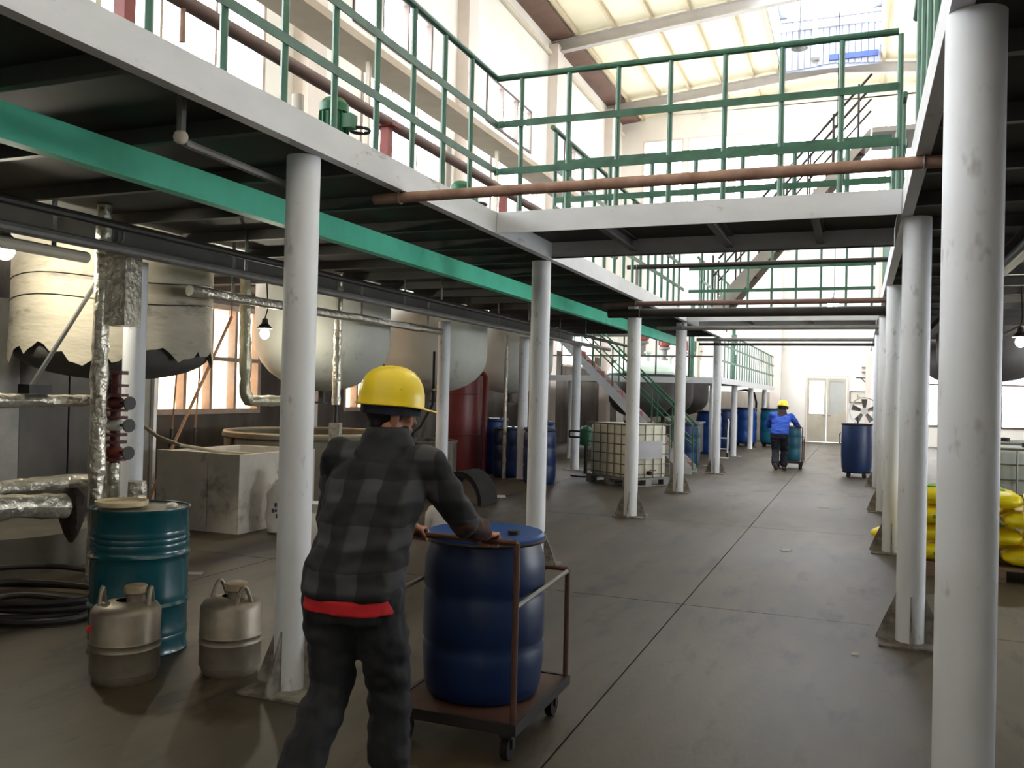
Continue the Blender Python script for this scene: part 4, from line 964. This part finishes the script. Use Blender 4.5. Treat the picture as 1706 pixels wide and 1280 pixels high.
ibc('grey caged tank seen between the two near right columns', 1.15 + .75, 14.0, 0.0, 'ibcgrey', lab=False)

# ---- pump stand by the caged tank
t = thing('pump_stand', 'upright pump on a round base left of the caged tank', 'pump', (-5.1, 17.0, 0))
MB().lathe([(.002, 0), (.3, 0), (.3, .03), (.05, .06)], n=24).build('base', 'dark', t)
MB().cyl((0, 0, .05), (0, 0, .95), .03).build('pole', 'dark', t)
MB().lathe([(.09, .62), (.12, .64), (.12, .95), (.08, 1.0), (.002, 1.02)], n=18).build('motor', 'motor', t)
MB().tube([(-.35, 0, .9), (.05, 0, .9)], .02, 8).tube([(-.35, 0, .78), (.05, 0, .78)], .02, 8).tube([(-.35, 0, .78), (-.35, 0, .9)], .02, 8).build('handle', 'dark', t)
# litter on the floor
for i, (x, y, w_, d_, rz, lb) in enumerate(((*at(825, 828, 2, 0).xy, .34, .26, .4, 'flattened pale carton on the floor near the stained vat'), (*at(1372, 846, 2, 0).xy, .16, .1, .2, 'scrap of white paper on the far aisle floor'), (*at(1310, 918, 2, 0).xy, .12, .07, .9, 'small scrap of paper on the aisle floor'), (*at(1425, 1092, 2, 0).xy, .05, .03, .2, 'tiny shiny scrap on the floor near the right column'), (*at(325, 957, 2, 0).xy, .14, .07, .3, 'scrap of paper behind the second jug'))):
    t = thing('paper_scrap', lb, 'scrap', (x, y, .001), rz, group='scraps on the floor')
    MB().add([(-w_ / 2, -d_ / 2, 0), (w_ / 2, -d_ / 2 * .8, 0), (w_ / 2 * .9, d_ / 2, .012), (-w_ / 2, d_ / 2 * .9, .006), (-w_ / 2, -d_ / 2, .004), (w_ / 2, -d_ / 2 * .8, .004), (w_ / 2 * .9, d_ / 2, .016), (-w_ / 2, d_ / 2 * .9, .010)], [(0, 3, 2, 1), (4, 5, 6, 7), (0, 1, 5, 4), (1, 2, 6, 5), (2, 3, 7, 6), (3, 0, 4, 7)]).build('sheet', 'litter', t, smooth=False)

# ---- yellow sacks on a pallet
t = thing('pallet', 'wooden pallet under the yellow sacks on the right', 'pallet', (1.25, 9.75, 0))
for k in range(7): MB().box((-.62, -.5 + .15 * k, .105), (.75, -.5 + .15 * k + .1, .125)).build('plank', 'wood', t, smooth=False)
for x in (-.58, .0, .6): MB().box((x - .05, -.5, .0), (x + .05, .5, .104)).build('bearer', 'wood', t, smooth=False)
def yellow_sack(label, x, y, z, rz, L=.78, W=.46, H=.165):
    t = thing('yellow_sack', label, 'sack', (x, y, z), rz, group='yellow sacks on the pallet')
    n, rs = 16, []
    for u, s, hz in ((-1, .12, .25), (-.97, .75, .4), (-.8, .96, .85), (-.4, 1.02, 1.0), (.0, 1.0, 1.03), (.4, 1.02, 1.0), (.8, .96, .85), (.97, .75, .4), (1, .12, .25)):
        rs.append([(u * L / 2, W / 2 * s * math.copysign(abs(math.cos(q)) ** .7, math.cos(q)) if abs(math.cos(q)) > 1e-6 else 0, H / 2 + H / 2 * hz * math.copysign(abs(math.sin(q)) ** .8, math.sin(q)) * random.uniform(.95, 1.0) - (0)) for q in np.linspace(0, 2 * PI, n + 1)[:-1]])
    mn = min(v[2] for r in rs for v in r); rs = [[(a, b, c - mn) for a, b, c in r] for r in rs]
    MB().rings(rs).build('body', 'yellowbag', t, ang=60)
    MB().box((-.12, -W * .2, H * .99), (.16, W * .2, H * 1.06)).build('green_print', 'greenprint', t, smooth=False)
    MB().box((-L * .22, -W * .515, H * .42), (L * .12, -W * .5, H * .62)).build('green_print', 'greenprint', t, smooth=False)
    return t
zz = .126
LY = ('bottom', 'second', 'third', 'top')
for k in range(4):
    if k % 2 == 0:
        for j, (x, y) in enumerate(((.86, 9.5), (.86, 10.02), (1.68, 9.5), (1.68, 10.02))):
            yellow_sack('yellow sack in the %s layer, %s' % (LY[k], ('front left', 'back left', 'front right', 'back right')[j]), x, y, zz + .175 * k, random.uniform(-.05, .05))
    else:
        for j, (x, y) in enumerate(((.72, 9.75), (1.24, 9.75), (1.76, 9.75))):
            yellow_sack('yellow sack in the %s layer, %s' % (LY[k], ('left', 'middle', 'right')[j]), x, y, zz + .175 * k, PI / 2 + random.uniform(-.05, .05), L=.8)
yellow_sack('loose yellow sack on the floor whose corner pokes into the aisle', .62, 11.35, 0, -.2, L=.9)

# ---- blue barrel on castors, fan, clock at the far end
t = thing('wheeled_barrel', 'dark blue barrel on castors beside the far right column', 'barrel', (-.02, 20.35, 0))
r, h, z0 = .31, 1.02, .13
MB().lathe([(.002, z0), (r * .9, z0), (r * .98, z0 + .08), (r * 1.02, z0 + .35), (r * 1.02, z0 + .6), (r * .98, z0 + h - .02), (r * .96, z0 + h), (r * .93, z0 + h), (r * .93, z0 + h - .1), (.002, z0 + h - .1)], n=36).build('body', 'bluedk', t)
MB().tube([(r * .985 * math.cos(q), r * .985 * math.sin(q), z0 + h - .01) for q in np.linspace(0, 2 * PI, 33)[:-1]], .018, 6, closed=True).build('rim', 'black', t)
MB().lathe([(r * .9, .1), (r * .92, .13), (.002, .13)], n=24).build('dolly', 'black', t)
for k in range(4):
    q = PI / 4 + k * PI / 2; c = MB().cyl((.22 * math.cos(q), .22 * math.sin(q) - .015, .045), (.22 * math.cos(q), .22 * math.sin(q) + .015, .045), .045, n=14).build('castor', 'black', t)
    MB().cbox((.22 * math.cos(q), .22 * math.sin(q), .075), (.03, .04, .06)).build('fork', 'dark', c, smooth=False)
MB().cyl((.02, -.1, z0 + h - .1), (.0, -.14, z0 + h + .16), .018, n=8).build('stick', 'dark', t)
MB().tube([(-.33, 0, .95), (-.36, 0, .9), (-.36, 0, .75), (-.33, 0, .7)], .012, 6).build('handle', 'dark', t)
t = thing('duct_fan', 'round white axial fan on a stand behind the wheeled barrel', 'fan', (.12, 21.15, 0))
R = .30
def rot(mb_pts): return mb_pts
MB().rings([[(R * math.cos(q) * s, y, 1.42 + R * math.sin(q) * s) for q in np.linspace(0, 2 * PI, 33)[:-1]] for y, s in ((-.13, 1.05), (-.12, 1.0), (.13, 1.0), (.13, .97), (-.12, .97), (-.13, 1.05))], caps=False).build('housing', 'white', t)
MB().cyl((0, -.06, 1.42), (0, .1, 1.42), .08, n=18).build('hub', 'white', t)
for k in range(5):
    q = 2 * PI * k / 5 + .3; c, s_ = math.cos(q), math.sin(q)
    def bp(rad, tan, y): return (rad * c - tan * s_, y, 1.42 + rad * s_ + tan * c)
    MB().add([bp(.07, -.03, -.02), bp(.07, .03, .02), bp(.27, .07, .04), bp(.27, -.06, -.04), bp(.07, -.03, -.012), bp(.07, .03, .028), bp(.27, .07, .048), bp(.27, -.06, -.032)], [(0, 3, 2, 1), (4, 5, 6, 7), (0, 1, 5, 4), (1, 2, 6, 5), (2, 3, 7, 6), (3, 0, 4, 7)]).build('blade', 'grey', t)
for s in (-.18, .18):
    MB().tube([(s, 0, 1.18), (s * 1.3, -.2, 0.01)], .018, 8).tube([(s, 0, 1.18), (s * 1.3, .2, 0.01)], .018, 8).build('leg', 'white', t)
t = thing('wall_clock', 'square framed clock on the end wall right of the door', 'clock', tuple(at(1429, 662, 1, YE - .04)))
x_, z_ = 0, 0
MB().box((-.26, 0, -.19), (.26, .038, .19)).build('face', 'clockface', t, smooth=False)
MB().box((-.29, -.02, -.22), (.29, .039, -.19)).box((-.29, -.02, .19), (.29, .039, .22)).box((-.29, -.02, -.19), (-.26, .039, .19)).box((.26, -.02, -.19), (.29, .039, .19)).build('frame', 'frame_dk', t, smooth=False)
MB().box((-.006, -.012, 0), (.006, -.004, .12)).box((0, -.012, -.006), (.09, -.004, .006)).build('hands', 'dark', t, smooth=False)
a = at(1440, 632, 1, YE - .05)
t = thing('wall_bracket', 'dark pipe bracket on the end wall above the clock', 'bracket', tuple(a))
MB().tube([(-.3, .05, .05), (.25, .05, .05), (.25, .05, -.35), (-.1, .05, .03)], .02, 6).build('strut', 'dark', t)
for k in range(2): MB().box((-.1, -.1, .25 + .18 * k), (.3, .05, .29 + .18 * k)).build('arm', 'grey', t, smooth=False)

# ================================================================== CARTS, DRUMS AND WORKERS
def cart(label, x, y, rz):
    t = thing('drum_cart', label, 'cart', (x, y, 0), rz, group='drum carts')
    W, D = .31, .37
    MB().box((-W, -D, .16), (W, D, .185)).build('platform', 'carved', t, smooth=False)
    MB().box((-W - .02, -D - .02, .14), (-W, D + .02, .19)).box((W, -D - .02, .14), (W + .02, D + .02, .19)).box((-W, -D - .02, .14), (W, -D, .19)).box((-W, D, .14), (W, D + .02, .19)).build('frame', 'dark', t, smooth=False)
    for sx in (-1, 1):
        for sy in (-1, 1):
            c = MB().cyl((sx * .26 - .018, sy * .30, .055), (sx * .26 + .018, sy * .30, .055), .055, n=18).build('castor', 'black', t)
            MB().box((sx * .26 - .03, sy * .30 - .03, .1), (sx * .26 + .03, sy * .30 + .03, .14)).box((sx * .26 - .028, sy * .30 - .012, .05), (sx * .26 - .02, sy * .30 + .012, .1)).box((sx * .26 + .02, sy * .30 - .012, .05), (sx * .26 + .028, sy * .30 + .012, .1)).build('fork', 'dark', c, smooth=False)
        MB().cyl((sx * W, -D, .19), (sx * W, -D, .985), .014, n=10).build('rear_post', 'carved', t)
        MB().cyl((sx * W, D, .19), (sx * W, D, .74), .014, n=10).build('front_post', 'carved', t)
        MB().cyl((sx * W, -D, .70), (sx * W, D, .73), .011, n=8).build('side_rail', 'grey', t)
    MB().cyl((-W, -D, .985), (W, -D, .985), .014, n=10).build('handle', 'carved', t)
    MB().cyl((-W, D, .74), (W, D, .74), .012, n=8).build('front_rail', 'carved', t)
    return t

def make_person(label, loc, rz, P, K, voxel, group=None):
    """P: joints in metres (x right, y forward, z up); K: clothing materials"""
    t = thing('person', label, 'person', loc, rz)
    V = lambda k: Vector(P[k])
    HR = Euler((P.get('nod', -.15), 0, P['turn'])).to_matrix(); hc = V('head')
    def H(p): return hc + HR @ Vector(p)
    def hell(mb, p, r, n=14, m=10): mb.ell(H(p), r, n, m, rot=HR)
    def chain(mb, pts, rr, n=14):
        pts = [Vector(p) for p in pts]
        mb.tube(pts, rr, n)
        for p, r in zip(pts, rr): mb.ell(p, (r, r, r), 12, 8)
    def torso(mb, secs, n=28):
        mb.rings([[(c[0] + rx * math.copysign(abs(math.cos(q)) ** .8, math.cos(q)), c[1] + ry * math.copysign(abs(math.sin(q)) ** .85, math.sin(q)), c[2] + (tilt * math.sin(q))) for q in np.linspace(0, 2 * PI, n + 1)[:-1]] for c, rx, ry, tilt in secs])
    pel, wa, ch, us, nk = V('pelvis'), V('waist'), V('chest'), V('upper'), V('neck')
    # ---- body: one continuous skin surface with head and hands
    b = MB()
    torso(b, [(pel - Vector((0, 0, .08)), .13, .09, 0), (pel, .15, .1, 0), (wa, .13, .09, 0), (ch, .15, .1, 0), (us, .13, .085, 0), (nk, .06, .06, 0)])
    chain(b, [nk - Vector((0, .01, .03)), nk + (hc - nk) * .5, H((0, -.02, -.06))], [.062, .055, .056])
    hell(b, (0, -.012, .03), (.074, .094, .088), 18, 12); hell(b, (0, .026, -.03), (.060, .066, .078)); hell(b, (0, .048, -.082), (.034, .038, .030))
    hell(b, (0, .09, -.022), (.011, .018, .026)); hell(b, (0, .101, -.036), (.016, .013, .011)); hell(b, (0, .083, .022), (.05, .014, .01))
    hell(b, (0, .085, -.066), (.024, .012, .007)); hell(b, (0, .083, -.076), (.02, .011, .007))
    for s in (-1, 1): hell(b, (s * .079, -.006, -.018), (.010, .021, .034)); hell(b, (s * .045, .062, -.02), (.022, .018, .02))
    for s, S_ in ((-1, 'l'), (1, 'r')):
        sh, el, ha = V(S_ + 'sh'), V(S_ + 'el'), V(S_ + 'ha')
        d = (ha - el).normalized(); wr = ha - d * .075 + Vector((0, 0, .02))
        chain(b, [us + (sh - us) * .6, sh, sh.lerp(el, .5), el, el.lerp(wr, .35), wr], [.05, .055, .046, .04, .041, .027])
        # hand gripping a bar that runs along x through ha
        hx = ha.x
        chain(b, [wr, ha + Vector((0, -.045, .034))], [.026, .027])
        b.ell(ha + Vector((0, -.030, .030)), (.042, .036, .016), 14, 8)
        for i, (ox, ln) in enumerate(((-.031, 1.0), (-.0105, 1.1), (.010, 1.05), (.030, .88))):
            o = ha + Vector((s * -ox, 0, 0)); q = .9 + .12 * ln
            chain(b, [o + Vector((0, -.012, .030)), o + Vector((0, .014, .030 * q)), o + Vector((0, .030 * q, .008)), o + Vector((0, .022 * q, -.018)), o + Vector((0, .004, -.025))], [.0095, .0095, .009, .0085, .0075], 8)
        o = ha + Vector((s * -.042, 0, 0))
        chain(b, [o + Vector((s * .012, -.04, .024)), o + Vector((0, -.030, -.002)), o + Vector((0, -.010, -.024)), o + Vector((s * .006, .012, -.028))], [.013, .011, .0095, .008], 8)
    for S_ in 'lr':
        hp, kn, an, to = V(S_ + 'hip'), V(S_ + 'kn'), V(S_ + 'an'), V(S_ + 'toe')
        chain(b, [hp, hp.lerp(kn, .5), kn, kn.lerp(an, .35), an], [.08, .068, .052, .05, .036]); chain(b, [an, an.lerp(to, .6) - Vector((0, 0, .01)), to], [.036, .032, .026])
    remesh('body', b, K['skin'], t, voxel=min(voxel, .0055), smooth=3)
    for s in (-1, 1):
        e = MB(); e.ell(H((s * .031, .075, .0)), (.012, .009, .008), 10, 6, rot=HR); e.build('eye', 'eye', t)
    # ---- hair below the helmet
    hb = MB(); hb.ell(H((0, -.022, .012)), (.083, .092, .085), 18, 12, rot=HR); hb.ell(H((0, -.06, -.045)), (.058, .04, .045), 12, 8, rot=HR)
    remesh('hair', hb, 'hair', t, voxel=.008, smooth=2)
    # ---- helmet: shell with ridge, brim, peak
    hm = MB(); n = 36; rs = []
    def hel(q, rr, z):
        ex = 1.0 + (.10 * max(0, math.sin(q)) ** 3)
        return H((rr * .118 * math.cos(q), rr * .143 * math.sin(q) - .005, z))
    for sc, z in ((1.0, .030), (1.0, .05), (.985, .085), (.93, .12), (.82, .15), (.64, .174), (.42, .188), (.2, .195), (.01, .197)):
        rs.append([hel(q, sc, z + (.006 if abs(math.cos(q)) < .16 and sc < .9 else 0)) for q in np.linspace(0, 2 * PI, n + 1)[:-1]])
    br = []
    for off, z in ((.0, .040), (.0, .034)):
        br.append([H(((.118 + .014) * math.cos(q), (.143 + .012 + (.050 * max(0, math.sin(q)) ** 2)) * math.sin(q) - .005, z - .022 * max(0, math.sin(q)) ** 2 - (off))) for q in np.linspace(0, 2 * PI, n + 1)[:-1]])
    o = MB().rings(list(reversed(rs)) + [br[0]] + [br[1]] + [[hel(q, .96, .034) for q in np.linspace(0, 2 * PI, n + 1)[:-1]]], caps=False)
    hs = o.build('helmet', K['helmet'], t, ang=60)
    lb = MB().rings([[hel(q, .90, z) for q in np.linspace(0, 2 * PI, n + 1)[:-1]] for z in (.035, -.005)] + [[hel(q, .86, z) for q in np.linspace(0, 2 * PI, n + 1)[:-1]] for z in (-.005, .035)], caps=False)
    lb.build('headband', 'navyband', hs)
    # ---- jacket
    j = MB()
    torso(j, [(Vector(P['hem']), P['hemr'][0], P['hemr'][1], 0), (pel.lerp(wa, .5), P['hemr'][0] * .98, P['hemr'][1] * .98, 0), (wa, .195, .14, 0), (ch, .215, .155, 0), (us + Vector((0, -.01, -.02)), .20, .135, 0), (nk - Vector((0, 0, .02)), .10, .095, 0), (nk + Vector((0, .0, .025)), .078, .078, 0)])
    for S_ in 'lr':
        sh, el, ha = V(S_ + 'sh'), V(S_ + 'el'), V(S_ + 'ha'); d = (ha - el).normalized(); cf = ha - d * .095 + Vector((0, 0, .02))
        chain(j, [us + (sh - us) * .5 - Vector((0, 0, .02)), sh, sh.lerp(el, .5), el], [.085, .08, .075, .066])
        if not K.get('sleeve'): chain(j, [el, el.lerp(cf, .5), cf], [.066, .057, .05])
    def folds(sc, am):
        return lambda c: am * (noise.noise(Vector((c.x * sc, c.y * sc, c.z * sc * 2.2))) + .5 * noise.noise(Vector((c.x * sc * 2.3 + 5, c.y * sc * 2.3, c.z * sc * 3))))
    remesh('jacket', j, K['jacket'], t, voxel=voxel, smooth=5, disp=folds(7, .016))
    if K.get('sleeve'):
        for S_ in 'lr':
            sh, el, ha = V(S_ + 'sh'), V(S_ + 'el'), V(S_ + 'ha'); d = (ha - el).normalized(); cf = ha - d * .085 + Vector((0, 0, .02))
            q = MB(); chain(q, [sh.lerp(el, .72), el, el.lerp(cf, .5), cf], [.062, .061, .052, .044])
            remesh('sleeve', q, K['sleeve'], t, voxel=voxel, smooth=4, disp=folds(9, .012))
    if K.get('hood'):
        q = MB(); torso(q, [(us + Vector((0, -.05, -.05)), .12, .10, 0), (nk + Vector((0, -.02, 0)), .115, .10, 0), (nk + Vector((0, -.01, .07)), .085, .085, 0)])
        remesh('hood', q, K['hood'], t, voxel=voxel, smooth=4, disp=folds(9, .01))
    if K.get('hemband'):
        hm_ = Vector(P['hem']); q = MB(); torso(q, [(hm_ - Vector((0, 0, .055)), P['hemr'][0] * .955, P['hemr'][1] * .955, 0), (hm_ + Vector((0, 0, .005)), P['hemr'][0] * .94, P['hemr'][1] * .94, 0)])
        remesh('shirt_hem', q, K['hemband'], t, voxel=voxel, smooth=2, disp=folds(8, .008))
    # ---- trousers and shoes
    q = MB(); torso(q, [(pel - Vector((0, 0, .13)), .15, .12, 0), (pel - Vector((0, 0, .04)), .175, .135, 0), (pel + Vector((0, 0, .06)), .17, .125, 0)])
    for S_ in 'lr':
        hp, kn, an = V(S_ + 'hip'), V(S_ + 'kn'), V(S_ + 'an'); chain(q, [hp, hp.lerp(kn, .5), kn, kn.lerp(an, .5), an + (kn - an).normalized() * .05], [.112, .105, .09, .086, .084])
    remesh('trousers', q, K['trousers'], t, voxel=voxel, smooth=4, disp=folds(8, .014))
    for S_ in 'lr':
        an, to = V(S_ + 'an'), V(S_ + 'toe'); he = an + (an - to).normalized() * .045 + Vector((0, 0, -.05 if an.z < .13 else -.03))
        q = MB(); chain(q, [an + Vector((0, 0, .02)), an + Vector((0, 0, -.03))], [.048, .048]); chain(q, [he, an.lerp(to, .45) + Vector((0, 0, -.02)), to], [.038, .042, .036])
        remesh('shoe', q, 'shoe', t, voxel=.009, smooth=3)
    return t

# foreground worker pushing a cart with a big blue drum
cart('brown steel cart pushed by the worker in the plaid jacket', -1.70, 3.99, 0)
plastic_drum('cart_drum', 'big dark blue drum riding on the near cart', -1.70, 3.99, z=.186, r=.295, h=.78, body='bluedk', lid='blue', group='drums on the carts')
PF = dict(pelvis=(0, -.02, .88), waist=(0, .03, 1.02), chest=(0, .13, 1.22), upper=(0, .19, 1.36), neck=(.01, .22, 1.43), head=(-.01, .27, 1.55), turn=-.80, nod=-.05,
          lsh=(-.195, .17, 1.37), rsh=(.20, .21, 1.345), lel=(-.30, .28, 1.08), rel=(.30, .36, 1.10), lha=(-.05, .62, .987), rha=(.31, .62, .987),
          lhip=(-.10, -.01, .84), rhip=(.095, .0, .84), lkn=(-.10, .0, .47), rkn=(.09, .12, .47), lan=(-.12, -.22, .13), ran=(.10, .14, .10), ltoe=(-.13, -.06, .04), rtoe=(.12, .30, .035),
          hem=(0, -.01, .845), hemr=(.205, .16))
make_person('worker in yellow helmet and grey plaid jacket pushing the near cart', (-1.83, 3.0, 0), 0, PF, dict(skin='skin', helmet='helmet', jacket='plaid', sleeve='sleeve', hemband='redcloth', hood='trouser', trousers='trouser'), .009)

# far worker with a second cart
cart('brown steel cart pushed by the far worker in blue', -1.52, 22.0, 0)
plastic_drum('cart_drum', 'teal-blue drum with a white cover on the far cart', -1.47, 22.0, z=.186, r=.22, h=.86, body='tealpl', lid='white', group='drums on the carts')
PB = dict(pelvis=(0, -.02, .86), waist=(0, .03, .98), chest=(.02, .15, 1.14), upper=(.03, .23, 1.26), neck=(.03, .27, 1.32), head=(.04, .33, 1.43), turn=-.1, nod=-.3,
          lsh=(-.19, .2, 1.26), rsh=(.23, .24, 1.25), lel=(-.30, .34, 1.02), rel=(.36, .36, 1.05), lha=(-.05, .60, .987), rha=(.40, .60, .987),
          lhip=(-.10, -.01, .82), rhip=(.095, .0, .82), lkn=(-.08, .02, .45), rkn=(.10, .16, .46), lan=(-.06, -.28, .16), ran=(.10, .1, .10), ltoe=(-.05, -.13, .045), rtoe=(.12, .26, .035),
          hem=(0, -.01, .84), hemr=(.21, .16))
make_person('far worker in yellow helmet and blue work clothes pushing a cart', (-1.68, 21.03, 0), 0, PB, dict(skin='skin', helmet='helmet', jacket='workblue', sleeve='maroon', hood='maroon', trousers='navy'), .013)
